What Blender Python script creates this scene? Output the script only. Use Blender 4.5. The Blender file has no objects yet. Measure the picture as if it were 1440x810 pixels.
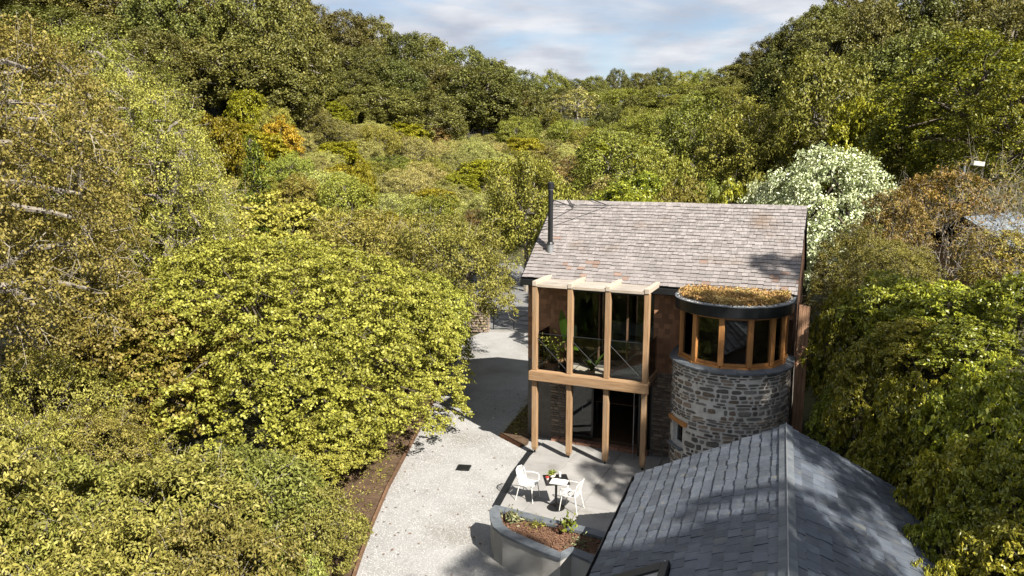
import bpy, bmesh, math, random
import numpy as np
from mathutils import Matrix, Vector
R = math.radians
random.seed(7)
SC = bpy.context.scene
COL = SC.collection

# ------------------------------------------------------------------ camera, sky, sun, exposure
F, HY, CH = 1058.0, 222.0, 8.55            # focal length and horizon in pixels of the 1440x810 photograph, camera height
PITCH = math.atan((405 - HY) / F)
cam_d = bpy.data.cameras.new('camera'); cam = bpy.data.objects.new('camera', cam_d); COL.objects.link(cam)
cam.location = (0, 0, CH); cam.rotation_euler = (math.pi / 2 - PITCH, 0, 0)
cam_d.sensor_width = 36; cam_d.lens = 36 * F / 1440; cam_d.clip_start = .1; cam_d.clip_end = 2000
SC.camera = cam
SUN = Vector((3.0, -4.3, 4.85)).normalized()    # towards the sun, read from the post shadow on the drive
EL = math.asin(SUN.z); AZ = math.atan2(SUN.x, SUN.y)
sun_d = bpy.data.lights.new('sun', 'SUN'); sun = bpy.data.objects.new('sun', sun_d); COL.objects.link(sun)
sun_d.energy = 5.0; sun_d.angle = R(.55); sun_d.color = (1, .94, .85)
sun.rotation_euler = SUN.to_track_quat('Z', 'Y').to_euler(); sun.location = (60, -70, 80)
W = bpy.data.worlds.new('World'); SC.world = W; W.use_nodes = True
wn, wl = W.node_tree.nodes, W.node_tree.links; wn.clear()
def wnode(t, **k):
    n = wn.new(t)
    for a, b in k.items(): setattr(n, a, b)
    return n
wo = wnode('ShaderNodeOutputWorld'); bg = wnode('ShaderNodeBackground'); bg.inputs[1].default_value = .05
sky = wnode('ShaderNodeTexSky', sky_type='NISHITA', sun_disc=False, sun_elevation=EL, sun_rotation=AZ, air_density=1.0, dust_density=.6, ozone_density=1.2)
tc = wnode('ShaderNodeTexCoord'); sep = wnode('ShaderNodeSeparateXYZ'); wl.new(tc.outputs['Generated'], sep.inputs[0])
zz = wnode('ShaderNodeMath', operation='MAXIMUM'); wl.new(sep.outputs[2], zz.inputs[0]); zz.inputs[1].default_value = .0
za = wnode('ShaderNodeMath', operation='ADD'); wl.new(zz.outputs[0], za.inputs[0]); za.inputs[1].default_value = .13
dx = wnode('ShaderNodeMath', operation='DIVIDE'); wl.new(sep.outputs[0], dx.inputs[0]); wl.new(za.outputs[0], dx.inputs[1])
dy = wnode('ShaderNodeMath', operation='DIVIDE'); wl.new(sep.outputs[1], dy.inputs[0]); wl.new(za.outputs[0], dy.inputs[1])
cmb = wnode('ShaderNodeCombineXYZ'); wl.new(dx.outputs[0], cmb.inputs[0]); wl.new(dy.outputs[0], cmb.inputs[1])
n1 = wnode('ShaderNodeTexNoise'); n1.inputs['Scale'].default_value = 1.15; n1.inputs['Detail'].default_value = 9; n1.inputs['Roughness'].default_value = .58; n1.inputs['Distortion'].default_value = .5
wl.new(cmb.outputs[0], n1.inputs['Vector'])
cr = wnode('ShaderNodeValToRGB'); cr.color_ramp.elements[0].position = .31; cr.color_ramp.elements[1].position = .54; wl.new(n1.outputs['Fac'], cr.inputs[0])
n2 = wnode('ShaderNodeTexNoise'); n2.inputs['Scale'].default_value = 2.3; n2.inputs['Detail'].default_value = 7
wl.new(cmb.outputs[0], n2.inputs['Vector'])
cc = wnode('ShaderNodeValToRGB'); cc.color_ramp.elements[0].position = .35; cc.color_ramp.elements[1].position = .66
cc.color_ramp.elements[0].color = (3.7, 4.0, 4.7, 1); cc.color_ramp.elements[1].color = (6.0, 6.15, 6.5, 1); wl.new(n2.outputs['Fac'], cc.inputs[0])
mx = wnode('ShaderNodeMixRGB'); wl.new(cr.outputs[0], mx.inputs[0]); wl.new(sky.outputs[0], mx.inputs[1]); wl.new(cc.outputs[0], mx.inputs[2])
wl.new(mx.outputs[0], bg.inputs[0]); wl.new(bg.outputs[0], wo.inputs[0])
vs = SC.view_settings; vs.view_transform = 'Standard'; vs.look = 'None'; vs.gamma = 1; vs.use_curve_mapping = False; vs.exposure = 1.5
cy = SC.cycles; cy.max_bounces = 6; cy.diffuse_bounces = 3; cy.glossy_bounces = 3; cy.transmission_bounces = 4; cy.transparent_max_bounces = 10
cy.use_denoising = True; cy.caustics_reflective = False; cy.caustics_refractive = False

# ------------------------------------------------------------------ frames and pixel helpers
OX, OY, A = .665, 20.9, .41                 # left balcony post foot and the turn of the house
CA, SA = math.cos(A), math.sin(A)
def h2w(u, v): return (OX + u * CA + v * SA, OY - u * SA + v * CA)
def w2h(x, y): return ((x - OX) * CA - (y - OY) * SA, (x - OX) * SA + (y - OY) * CA)
def ray(px, py):
    x = (px - 720) / F; y = (405 - py) / F; c, s = math.cos(PITCH), math.sin(PITCH)
    return (x, c + y * s, -s + y * c)
def gz(px, py, z=0):
    r = ray(px, py); t = (z - CH) / r[2]; return (r[0] * t, r[1] * t)
def gd(px, py, Y):
    r = ray(px, py); t = Y / r[1]; return (r[0] * t, Y, CH + r[2] * t)
def sm(a, b, x):
    t = np.clip((x - a) / (b - a), 0, 1); return t * t * (3 - 2 * t)

# ------------------------------------------------------------------ objects
def tag(o, label=None, cat=None, group=None, kind=None):
    if label: o['label'] = label
    if cat: o['category'] = cat
    if group: o['group'] = group
    if kind: o['kind'] = kind
    return o
def empty(name, loc=(0, 0, 0), rz=0):
    o = bpy.data.objects.new(name, None); COL.objects.link(o); o.location = loc; o.rotation_euler = (0, 0, rz); o.empty_display_size = .2
    return o
def link(name, me, parent=None, M=None):
    o = bpy.data.objects.new(name, me); COL.objects.link(o); o.parent = parent
    if M is not None: o.matrix_basis = M
    return o
def copy_tree(o, parent=None):
    c = o.copy(); COL.objects.link(c); c.parent = parent
    for ch in o.children: copy_tree(ch, c)
    return c
class MB:
    def __init__(s): s.v = []; s.f = []
    def add(s, vs, fs):
        n = len(s.v); s.v += [tuple(p) for p in vs]; s.f += [tuple(i + n for i in f) for f in fs]; return s
    def box(s, x0, x1, y0, y1, z0, z1):
        return s.add([(x0,y0,z0),(x1,y0,z0),(x1,y1,z0),(x0,y1,z0),(x0,y0,z1),(x1,y0,z1),(x1,y1,z1),(x0,y1,z1)],
                     [(0,3,2,1),(4,5,6,7),(0,1,5,4),(1,2,6,5),(2,3,7,6),(3,0,4,7)])
    def beam(s, p, q, w, h, up=(0, 0, 1)):
        p, q, up = Vector(p), Vector(q), Vector(up); d = (q - p).normalized()
        if abs(d.dot(up)) > .98: up = Vector((0, 1, 0))
        sd = d.cross(up).normalized() * w / 2; u = sd.cross(d).normalized() * h / 2
        vs = [p - sd - u, p + sd - u, p + sd + u, p - sd + u, q - sd - u, q + sd - u, q + sd + u, q - sd + u]
        return s.add(vs, [(0,1,2,3)[::-1],(4,5,6,7),(0,1,5,4),(1,2,6,5),(2,3,7,6),(3,0,4,7)])
    def tube(s, pts, rad, n=8, cap=True):
        pts = [Vector(p) for p in pts]; rad = rad if isinstance(rad, (list, tuple)) else [rad] * len(pts); base = len(s.v)
        for i, p in enumerate(pts):
            d = (pts[min(i + 1, len(pts) - 1)] - pts[max(i - 1, 0)]).normalized()
            a = d.cross(Vector((0, 0, 1)) if abs(d.z) < .9 else Vector((1, 0, 0))).normalized(); b = d.cross(a)
            for k in range(n):
                t = 2 * math.pi * k / n; s.v.append(tuple(p + (a * math.cos(t) + b * math.sin(t)) * rad[i]))
        for i in range(len(pts) - 1):
            for k in range(n):
                s.f.append((base + i*n + k, base + i*n + (k+1) % n, base + (i+1)*n + (k+1) % n, base + (i+1)*n + k))
        if cap:
            s.f.append(tuple(base + k for k in range(n))[::-1]); s.f.append(tuple(base + (len(pts)-1)*n + k for k in range(n)))
        return s
    def prism(s, poly, z0, z1):
        n = len(poly); z0 = z0 if hasattr(z0, '__len__') else [z0] * n; z1 = z1 if hasattr(z1, '__len__') else [z1] * n
        vs = [(p[0], p[1], z0[i]) for i, p in enumerate(poly)] + [(p[0], p[1], z1[i]) for i, p in enumerate(poly)]
        return s.add(vs, [tuple(range(n))[::-1], tuple(range(n, 2 * n))] + [(i, (i+1) % n, n + (i+1) % n, n + i) for i in range(n)])
    def lathe(s, prof, n=20, c=(0, 0, 0)):
        base = len(s.v)
        for r, z in prof:
            for k in range(n):
                t = 2 * math.pi * k / n; s.v.append((c[0] + r * math.cos(t), c[1] + r * math.sin(t), c[2] + z))
        for i in range(len(prof) - 1):
            for k in range(n): s.f.append((base + i*n + k, base + i*n + (k+1) % n, base + (i+1)*n + (k+1) % n, base + (i+1)*n + k))
        s.f.append(tuple(base + k for k in range(n))[::-1]); s.f.append(tuple(base + (len(prof)-1)*n + k for k in range(n)))
        return s
    def mesh(s, name, m, smooth=False):
        me = bpy.data.meshes.new(name); me.from_pydata(s.v, [], s.f); me.materials.append(m)
        bm = bmesh.new(); bm.from_mesh(me); bmesh.ops.recalc_face_normals(bm, faces=bm.faces); bm.to_mesh(me); bm.free()
        if smooth: me.polygons.foreach_set('use_smooth', [True] * len(me.polygons))
        return me
    def build(s, name, m, parent=None, bevel=0, smooth=False, M=None):
        o = link(name, s.mesh(name, m, smooth), parent, M)
        if bevel:
            b = o.modifiers.new('bevel', 'BEVEL'); b.width = bevel; b.segments = 2; b.limit_method = 'ANGLE'
        return o
def np_mesh(name, V, k, m, attrs=None, smooth=False):
    """V: (n*k,3) verts, faces of k consecutive verts; attrs: per-face floats"""
    me = bpy.data.meshes.new(name); n = len(V) // k
    me.vertices.add(len(V)); me.vertices.foreach_set('co', np.ascontiguousarray(V, dtype=np.float32).ravel())
    me.loops.add(len(V)); me.loops.foreach_set('vertex_index', np.arange(len(V), dtype=np.int32))
    me.polygons.add(n); me.polygons.foreach_set('loop_start', np.arange(0, n * k, k, dtype=np.int32)); me.polygons.foreach_set('loop_total', np.full(n, k, np.int32))
    for a, val in (attrs or {}).items():
        at = me.attributes.new(a, 'FLOAT', 'FACE'); at.data.foreach_set('value', np.ascontiguousarray(val, dtype=np.float32))
    me.materials.append(m); me.update(calc_edges=True)
    return me
def multi_mesh(name, V, Fc, Ms, m):
    """many transformed copies of one template joined"""
    V = np.array(V); out = []; fs = []
    for i, M in enumerate(Ms):
        Mn = np.array(M); out.append(V @ Mn[:3, :3].T + Mn[:3, 3]); fs += [tuple(j + i * len(V) for j in f) for f in Fc]
    me = bpy.data.meshes.new(name); me.from_pydata(np.concatenate(out).tolist(), [], fs); me.materials.append(m); return me
def pieces(name, templates, m, parent, items, limit, rest):
    """items: (matrix, template index) best first; the first `limit` are objects, the others one joined part"""
    mes = []
    for V, Fc in templates:
        me = bpy.data.meshes.new(name); me.from_pydata([tuple(v) for v in V], [], Fc); me.materials.append(m); mes.append(me)
    for M, t in items[:limit]: link(name, mes[t], parent, M)
    if len(items) > limit:
        V, Fc = templates[0]
        o = link(rest, multi_mesh(rest, V, Fc, [M for M, t in items[limit:]], m), parent); o['kind'] = 'stuff'
def TRS(loc, rot=None, sc=(1, 1, 1)):
    M = Matrix.Translation(loc)
    if rot is not None: M = M @ rot.to_4x4()
    return M @ Matrix.Diagonal((sc[0], sc[1], sc[2], 1))
def frame(x, y, z): return Matrix((x, y, z)).transposed()
def bevbox(rnd=None, j=0.0, ch=.12, top=True):
    """unit block (-.5...5), chamfered top edge; corners jittered"""
    q = lambda: (rnd.uniform(-j, j) if rnd else 0)
    c = [(-.5,-.5),(.5,-.5),(.5,.5),(-.5,.5)]
    c = [(x + q(), y + q()) for x, y in c]; c2 = [(x * (1 - 2*ch), y * (1 - 2*ch)) for x, y in c]
    V = [(x, y, -.5) for x, y in c] + [(x, y, .22 + q()) for x, y in c] + [(x, y, .5 + q()) for x, y in c2]
    Fc = [(8,9,10,11)] + [(i, (i+1) % 4, 4 + (i+1) % 4, 4 + i) for i in range(4)] + [(4 + i, 4 + (i+1) % 4, 8 + (i+1) % 4, 8 + i) for i in range(4)] + [(3,2,1,0)]
    return V, Fc

def rubble_block(rnd, n=8):
    """flat irregular stone in the unit box, domed face"""
    o = []
    for i in range(n):
        t = 2 * math.pi * (i + rnd.uniform(-.28, .28)) / n; c, s_ = math.cos(t), math.sin(t); q = rnd.uniform(.86, 1.04)
        o.append((.5 * q * math.copysign(abs(c) ** .55, c), .5 * q * math.copysign(abs(s_) ** .6, s_)))
    V = [(x, y, -.5) for x, y in o] + [(x, y, .25) for x, y in o] + [(x * .78, y * .74, .5 + rnd.uniform(-.08, .08)) for x, y in o]
    Fc = [tuple(2 * n + i for i in range(n))] + [(k * n + i, k * n + (i + 1) % n, (k + 1) * n + (i + 1) % n, (k + 1) * n + i) for k in (0, 1) for i in range(n)]
    return V, Fc
# ------------------------------------------------------------------ materials
def new_mat(name):
    m = bpy.data.materials.new(name); m.use_nodes = True; nt = m.node_tree; nt.nodes.clear()
    out = nt.nodes.new('ShaderNodeOutputMaterial')
    def N(t, **k):
        n = nt.nodes.new(t)
        for a, b in k.items():
            if a.startswith('i_'): n.inputs[a[2:].replace('_', ' ')].default_value = b
            else: setattr(n, a, b)
        return n
    return m, nt, out, N, nt.links.new
def c4(c): return (*c, 1)
def ramp(N, stops):
    r = N('ShaderNodeValToRGB'); e = r.color_ramp.elements
    while len(e) < len(stops): e.new(.5)
    for x, (p, c) in zip(e, stops): x.position = p; x.color = c4(c)
    return r
def surf(name, cols, scale=6, detail=6, rough=.8, bump=.2, bscale=None, var=0.0, stretch=(1, 1, 1), spec=.3, dist=.02, fine=None, metallic=0, coord='Object', island=False, wear=None, k=.70):
    """mottled procedural surface; var = brightness change from piece to piece; fine = (scale, colour, threshold) specks; wear = (scale, colour, lo, hi) blotches"""
    cols = [tuple(v * k for v in c) for c in cols]; wear = (wear[0], tuple(v * k for v in wear[1]), *wear[2:]) if wear else None
    m, nt, out, N, L = new_mat(name)
    t = N('ShaderNodeTexCoord'); mp = N('ShaderNodeMapping'); mp.inputs['Scale'].default_value = stretch; L(t.outputs[coord], mp.inputs[0])
    oi = N('ShaderNodeObjectInfo'); rv = oi.outputs['Random']
    if island:
        g = N('ShaderNodeNewGeometry'); a = N('ShaderNodeMath', operation='ADD'); L(oi.outputs['Random'], a.inputs[0]); L(g.outputs['Random Per Island'], a.inputs[1])
        fr = N('ShaderNodeMath', operation='FRACT'); L(a.outputs[0], fr.inputs[0]); rv = fr.outputs[0]
    off = N('ShaderNodeVectorMath', operation='ADD'); L(mp.outputs[0], off.inputs[0])
    ro = N('ShaderNodeMath', operation='MULTIPLY'); L(rv, ro.inputs[0]); ro.inputs[1].default_value = 37.0 if var else 0.0
    L(ro.outputs[0], off.inputs[1]); vec = off.outputs[0]
    n = N('ShaderNodeTexNoise'); n.inputs['Scale'].default_value = scale; n.inputs['Detail'].default_value = detail; n.inputs['Roughness'].default_value = .62; L(vec, n.inputs['Vector'])
    nc = len(cols); r = ramp(N, [(.28 + .44 * i / max(1, nc - 1), c) for i, c in enumerate(cols)]); L(n.outputs['Fac'], r.inputs[0]); c = r.outputs[0]
    if wear:
        w = N('ShaderNodeTexNoise'); w.inputs['Scale'].default_value = wear[0]; w.inputs['Detail'].default_value = 5; L(t.outputs[coord], w.inputs['Vector'])
        if len(wear) > 4: L(off.outputs[0], w.inputs['Vector'])
        wr = ramp(N, [(wear[2], (0, 0, 0)), (wear[3], (1, 1, 1))]); L(w.outputs['Fac'], wr.inputs[0])
        mxw = N('ShaderNodeMixRGB'); L(wr.outputs[0], mxw.inputs[0]); L(c, mxw.inputs[1]); mxw.inputs[2].default_value = c4(wear[1]); c = mxw.outputs[0]
    if fine:
        v = N('ShaderNodeTexVoronoi'); v.inputs['Scale'].default_value = fine[0]; L(vec, v.inputs['Vector'])
        sp = N('ShaderNodeSeparateColor'); L(v.outputs['Color'], sp.inputs[0]); fr_ = ramp(N, [(0, fine[1]), (1, fine[2])]); L(sp.outputs[0], fr_.inputs[0])
        mf = N('ShaderNodeMixRGB', blend_type='MULTIPLY'); mf.inputs[0].default_value = 1; L(c, mf.inputs[1]); L(fr_.outputs[0], mf.inputs[2]); c = mf.outputs[0]
    if var:
        mr = N('ShaderNodeMapRange'); L(rv, mr.inputs[0]); mr.inputs[3].default_value = 1 - var; mr.inputs[4].default_value = 1 + var
        hs = N('ShaderNodeHueSaturation'); L(mr.outputs[0], hs.inputs['Value']); L(c, hs.inputs['Color']); c = hs.outputs[0]
    p = N('ShaderNodeBsdfPrincipled'); L(c, p.inputs['Base Color']); p.inputs['Roughness'].default_value = rough; p.inputs['Specular IOR Level'].default_value = spec; p.inputs['Metallic'].default_value = metallic
    if bump:
        b = N('ShaderNodeTexNoise'); b.inputs['Scale'].default_value = bscale or scale * 4; b.inputs['Detail'].default_value = 5; L(vec, b.inputs['Vector'])
        bp = N('ShaderNodeBump'); bp.inputs['Strength'].default_value = bump; bp.inputs['Distance'].default_value = dist; L(b.outputs['Fac'], bp.inputs['Height']); L(bp.outputs[0], p.inputs['Normal'])
    L(p.outputs[0], out.inputs[0]); return m
def leaf_mat(name, cols, trans=.28, rough=.5, spec=.25, hue=.026, val=.26, k=1.2):
    trans *= .62
    cols = [(c[0] * k * .98, c[1] * k, c[2] * k * .72) for c in cols]
    m, nt, out, N, L = new_mat(name)
    a = N('ShaderNodeAttribute', attribute_name='rnd'); b = N('ShaderNodeAttribute', attribute_name='clp')
    r = ramp(N, [(i / (len(cols) - 1), c) for i, c in enumerate(cols)]); L(a.outputs['Fac'], r.inputs[0])
    oi = N('ShaderNodeObjectInfo'); hs = N('ShaderNodeHueSaturation')
    h = N('ShaderNodeMapRange'); L(oi.outputs['Random'], h.inputs[0]); h.inputs[3].default_value = .5 - hue; h.inputs[4].default_value = .5 + hue; L(h.outputs[0], hs.inputs['Hue'])
    q = N('ShaderNodeMath', operation='MULTIPLY'); L(oi.outputs['Random'], q.inputs[0]); q.inputs[1].default_value = 7.31
    q2 = N('ShaderNodeMath', operation='FRACT'); L(q.outputs[0], q2.inputs[0])
    v1 = N('ShaderNodeMapRange'); L(q2.outputs[0], v1.inputs[0]); v1.inputs[3].default_value = 1 - val; v1.inputs[4].default_value = 1 + val
    v2 = N('ShaderNodeMapRange'); L(b.outputs['Fac'], v2.inputs[0]); v2.inputs[3].default_value = .78; v2.inputs[4].default_value = 1.2
    v = N('ShaderNodeMath', operation='MULTIPLY'); L(v1.outputs[0], v.inputs[0]); L(v2.outputs[0], v.inputs[1]); L(v.outputs[0], hs.inputs['Value']); L(r.outputs[0], hs.inputs['Color'])
    p = N('ShaderNodeBsdfPrincipled'); L(hs.outputs[0], p.inputs['Base Color']); p.inputs['Roughness'].default_value = rough; p.inputs['Specular IOR Level'].default_value = spec
    tr = N('ShaderNodeBsdfTranslucent'); tm = N('ShaderNodeMixRGB', blend_type='MULTIPLY'); tm.inputs[0].default_value = 1; L(hs.outputs[0], tm.inputs[1]); tm.inputs[2].default_value = (1.25, 1.2, .5, 1); L(tm.outputs[0], tr.inputs[0])
    mxs = N('ShaderNodeMixShader'); mxs.inputs[0].default_value = trans; L(p.outputs[0], mxs.inputs[1]); L(tr.outputs[0], mxs.inputs[2]); L(mxs.outputs[0], out.inputs[0]); return m
def glass_mat(name, tint=(.86, .9, .9), boost=1.0):
    m, nt, out, N, L = new_mat(name)
    f = N('ShaderNodeFresnel'); f.inputs[0].default_value = 1.5 * boost; t = N('ShaderNodeBsdfTransparent'); t.inputs[0].default_value = c4(tint)
    g = N('ShaderNodeBsdfGlossy'); g.inputs['Roughness'].default_value = .01; x = N('ShaderNodeMixShader'); L(f.outputs[0], x.inputs[0]); L(t.outputs[0], x.inputs[1]); L(g.outputs[0], x.inputs[2]); L(x.outputs[0], out.inputs[0]); return m

M = {}
M['ground'] = surf('leaf_litter', [(.02, .022, .01), (.045, .045, .018), (.075, .065, .03)], scale=.9, detail=10, bump=.6, bscale=6, dist=.1, k=1)
M['gravel'] = surf('pale_gravel', [(.27, .265, .255), (.335, .33, .32), (.385, .38, .37)], scale=.8, detail=10, fine=(48, (.80, .80, .80), (1.08, 1.08, 1.08)), bump=.8, bscale=60, dist=.02, rough=.9, wear=(.42, (.245, .232, .205), .50, .72), k=0.78)
M['pebble'] = surf('gravel_chips', [(.25, .245, .235), (.36, .355, .345), (.45, .445, .43)], scale=30, bump=0, var=.30, island=True, rough=.85, k=0.78)
M['lane'] = surf('worn_asphalt', [(.10, .105, .11), (.17, .17, .17), (.24, .235, .225)], scale=1.2, detail=9, bump=.3, bscale=40, rough=.9, k=0.8)
M['soil'] = surf('brown_soil', [(.045, .028, .016), (.085, .052, .030), (.14, .09, .052)], scale=5, detail=10, bump=.9, bscale=22, dist=.06, rough=.95, k=0.9)
M['bark_mulch'] = surf('red_brown_mulch', [(.09, .045, .025), (.16, .085, .05), (.24, .14, .085)], scale=16, detail=10, bump=1, bscale=30, dist=.06, rough=.95, k=0.8)
M['rust'] = surf('rusted_steel', [(.13, .05, .022), (.22, .088, .036), (.30, .14, .065)], scale=5, rough=.8, bump=.2)
M['edge_wood'] = surf('timber_edging', [(.10, .055, .03), (.17, .095, .052), (.24, .15, .09)], scale=7, stretch=(1, 1, 4), rough=.85, var=.2)
M['slab'] = surf('concrete_slab', [(.27, .262, .25), (.33, .32, .305), (.385, .375, .355)], scale=1.6, detail=10, rough=.85, bump=.12, bscale=30, var=.07, wear=(1.4, (.22, .21, .19), .56, .72), k=0.68)
M['coping'] = surf('grey_slate_coping', [(.085, .10, .115), (.13, .145, .16), (.175, .19, .2)], scale=4, rough=.55, bump=.15, var=.12, spec=.4, k=0.7)
M['render'] = surf('off_white_render', [(.40, .385, .35), (.46, .445, .41), (.50, .485, .45)], scale=2, detail=9, rough=.9, bump=.12, bscale=60, wear=(1.2, (.33, .31, .27), .58, .78), k=0.66)
M['oak'] = surf('pale_oak', [(.28, .160, .076), (.41, .255, .135), (.51, .345, .20)], scale=3.2, detail=8, stretch=(7, 7, .55), rough=.65, bump=.25, bscale=14, var=.10, wear=(1.6, (.30, .23, .165), .55, .75, 1), k=0.62)
M['oak_h'] = surf('pale_oak_length', [(.28, .160, .076), (.41, .255, .135), (.51, .345, .20)], scale=3.2, detail=8, stretch=(.55, 7, 7), rough=.65, bump=.25, bscale=14, var=.10, wear=(1.6, (.30, .23, .165), .55, .75, 1), k=0.62)
M['oak_board'] = surf('weathered_boards', [(.36, .295, .225), (.46, .39, .31), (.56, .49, .41)], scale=3, detail=8, stretch=(.8, 6, 6), rough=.7, bump=.25, bscale=14, var=.08, k=0.72)
M['orange_oak'] = surf('orange_oak', [(.27, .11, .03), (.40, .18, .055), (.48, .24, .085)], scale=4, detail=8, stretch=(6, 6, .6), rough=.5, bump=.15, var=.1, spec=.4, k=0.8)
M['shingle_roof'] = surf('weathered_roof_shingle', [(.185, .165, .157), (.27, .244, .233), (.36, .330, .316)], scale=5, detail=8, stretch=(3, .8, 1), rough=.85, bump=.3, bscale=25, var=.17, island=True, wear=(.75, (.185, .135, .10), .56, .78), k=0.70)
M['shingle_rust'] = surf('reddish_roof_shingle', [(.15, .105, .085), (.21, .145, .115), (.27, .20, .165)], scale=7, detail=8, stretch=(3, .8, 1), rough=.85, bump=.3, bscale=25, var=.2, island=True, k=0.85)
M['shingle_wall'] = surf('cedar_wall_shingle', [(.14, .07, .038), (.23, .118, .062), (.31, .175, .10)], scale=4, detail=8, stretch=(4, 4, .7), rough=.8, bump=.25, bscale=22, var=.30, island=True, k=1.05)
M['cedar_core'] = surf('cedar_backing', [(.07, .035, .02), (.10, .052, .03)], scale=4, bump=0)
M['slate'] = surf('blue_grey_slate', [(.078, .095, .122), (.115, .133, .163), (.155, .174, .205)], scale=3, detail=9, rough=.5, bump=.18, bscale=18, var=.26, island=True, spec=.42, wear=(1.6, (.20, .20, .175), .60, .72, 1), k=0.54)
M['slate_core'] = surf('roof_underlay', [(.012, .013, .015), (.02, .021, .023)], scale=3, bump=0)
M['lead'] = surf('ridge_flashing', [(.13, .15, .175), (.17, .19, .215)], scale=3, rough=.42, bump=.08, spec=.5)
M['black'] = surf('black_metal', [(.008, .009, .010), (.014, .015, .016)], scale=5, rough=.42, bump=.05, spec=.5, k=0.6)
M['dark_membrane'] = surf('dark_fascia', [(.012, .014, .016), (.022, .024, .027), (.035, .036, .038)], scale=3, rough=.45, bump=.1, spec=.25, k=0.35)
M['steel'] = surf('galvanised_steel', [(.30, .31, .32), (.42, .43, .44)], scale=4, rough=.45, metallic=.6, bump=.05)
M['mortar'] = surf('lime_mortar', [(.34, .32, .29), (.44, .42, .385), (.52, .50, .46)], scale=6, detail=9, rough=.95, bump=.5, bscale=30, dist=.03, k=1.1)
M['mortar_dark'] = surf('earth_mortar', [(.13, .115, .10), (.20, .18, .155)], scale=6, detail=9, rough=.95, bump=.5, bscale=30, dist=.03)
M['stone'] = surf('dark_rubble_stone', [(.045, .043, .041), (.095, .088, .080), (.17, .150, .130)], scale=9, detail=8, rough=.8, bump=.5, bscale=24, var=.5, island=True, k=1.35)
M['stone_warm'] = surf('brown_rubble_stone', [(.085, .062, .045), (.15, .115, .085), (.24, .19, .15)], scale=9, detail=8, rough=.85, bump=.5, bscale=24, var=.45, island=True, k=1.15)
M['brick_red'] = surf('terracotta_brick', [(.22, .105, .065), (.33, .17, .11), (.42, .25, .17)], scale=9, rough=.85, bump=.3, var=.25)
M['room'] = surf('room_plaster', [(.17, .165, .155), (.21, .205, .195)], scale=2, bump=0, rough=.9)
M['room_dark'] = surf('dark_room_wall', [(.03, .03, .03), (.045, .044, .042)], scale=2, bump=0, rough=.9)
M['floor_wood'] = surf('room_floor_boards', [(.09, .055, .03), (.15, .095, .055)], scale=3, stretch=(8, 1, 1), bump=.05, rough=.45)
M['white_paint'] = surf('white_painted_metal', [(.74, .73, .70), (.80, .79, .76)], scale=8, rough=.4, bump=.03, spec=.5)
M['white_frame'] = surf('white_window_frame', [(.60, .60, .58), (.70, .70, .68)], scale=8, rough=.45, bump=.03)
M['terracotta'] = surf('terracotta_pot', [(.36, .17, .10), (.46, .245, .16), (.54, .34, .25)], scale=7, rough=.85, bump=.2)
M['white_pebble'] = surf('white_pebbles', [(.40, .40, .39), (.60, .59, .57)], scale=25, bump=0, var=.35, island=True, rough=.7, k=0.6)
M['paper'] = surf('printed_page', [(.70, .69, .66), (.76, .75, .72)], scale=9, bump=0, rough=.6, wear=(9, (.30, .29, .28), .60, .66))
M['pink'] = surf('pale_ceramic', [(.62, .50, .44), (.74, .66, .60)], scale=8, bump=0, rough=.35)
M['redthing'] = surf('red_fruit', [(.40, .03, .03), (.50, .07, .05)], scale=8, bump=0, rough=.35)
M['fence'] = surf('brown_fence_boards', [(.17, .09, .05), (.27, .155, .09), (.35, .215, .13)], scale=4, detail=8, stretch=(6, 6, .6), rough=.8, bump=.25, var=.2, k=0.8)
M['bark'] = surf('grey_bark', [(.10, .088, .07), (.20, .175, .14), (.33, .30, .25)], scale=5, detail=9, stretch=(3, 3, .8), rough=.9, bump=.6, bscale=16, dist=.05, k=0.9)
M['bark_dark'] = surf('brown_bark', [(.05, .038, .028), (.10, .08, .058), (.17, .145, .11)], scale=5, detail=9, stretch=(3, 3, .8), rough=.9, bump=.6, bscale=16, dist=.05, k=0.9)
M['twig_pale'] = surf('pale_twigs', [(.24, .21, .165), (.34, .30, .24)], scale=7, bump=0, rough=.9, k=0.8)
M['glass'] = glass_mat('window_glass'); M['canopy'] = surf('weathered_canopy_panel', [(.27, .235, .195), (.36, .32, .27), (.45, .41, .355)], scale=2.2, detail=8, stretch=(.7, 5, 5), rough=.6, bump=.1, wear=(2.2, (.24, .20, .165), .55, .7), k=.8, var=.06); M['solar'] = surf('blue_slate_tile', [(.17, .205, .24), (.25, .285, .32)], scale=5, rough=.4, bump=.05, var=.2, spec=.5)
M['sign'] = surf('pale_box', [(.55, .53, .49), (.62, .60, .56)], scale=6, bump=.05)
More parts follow.
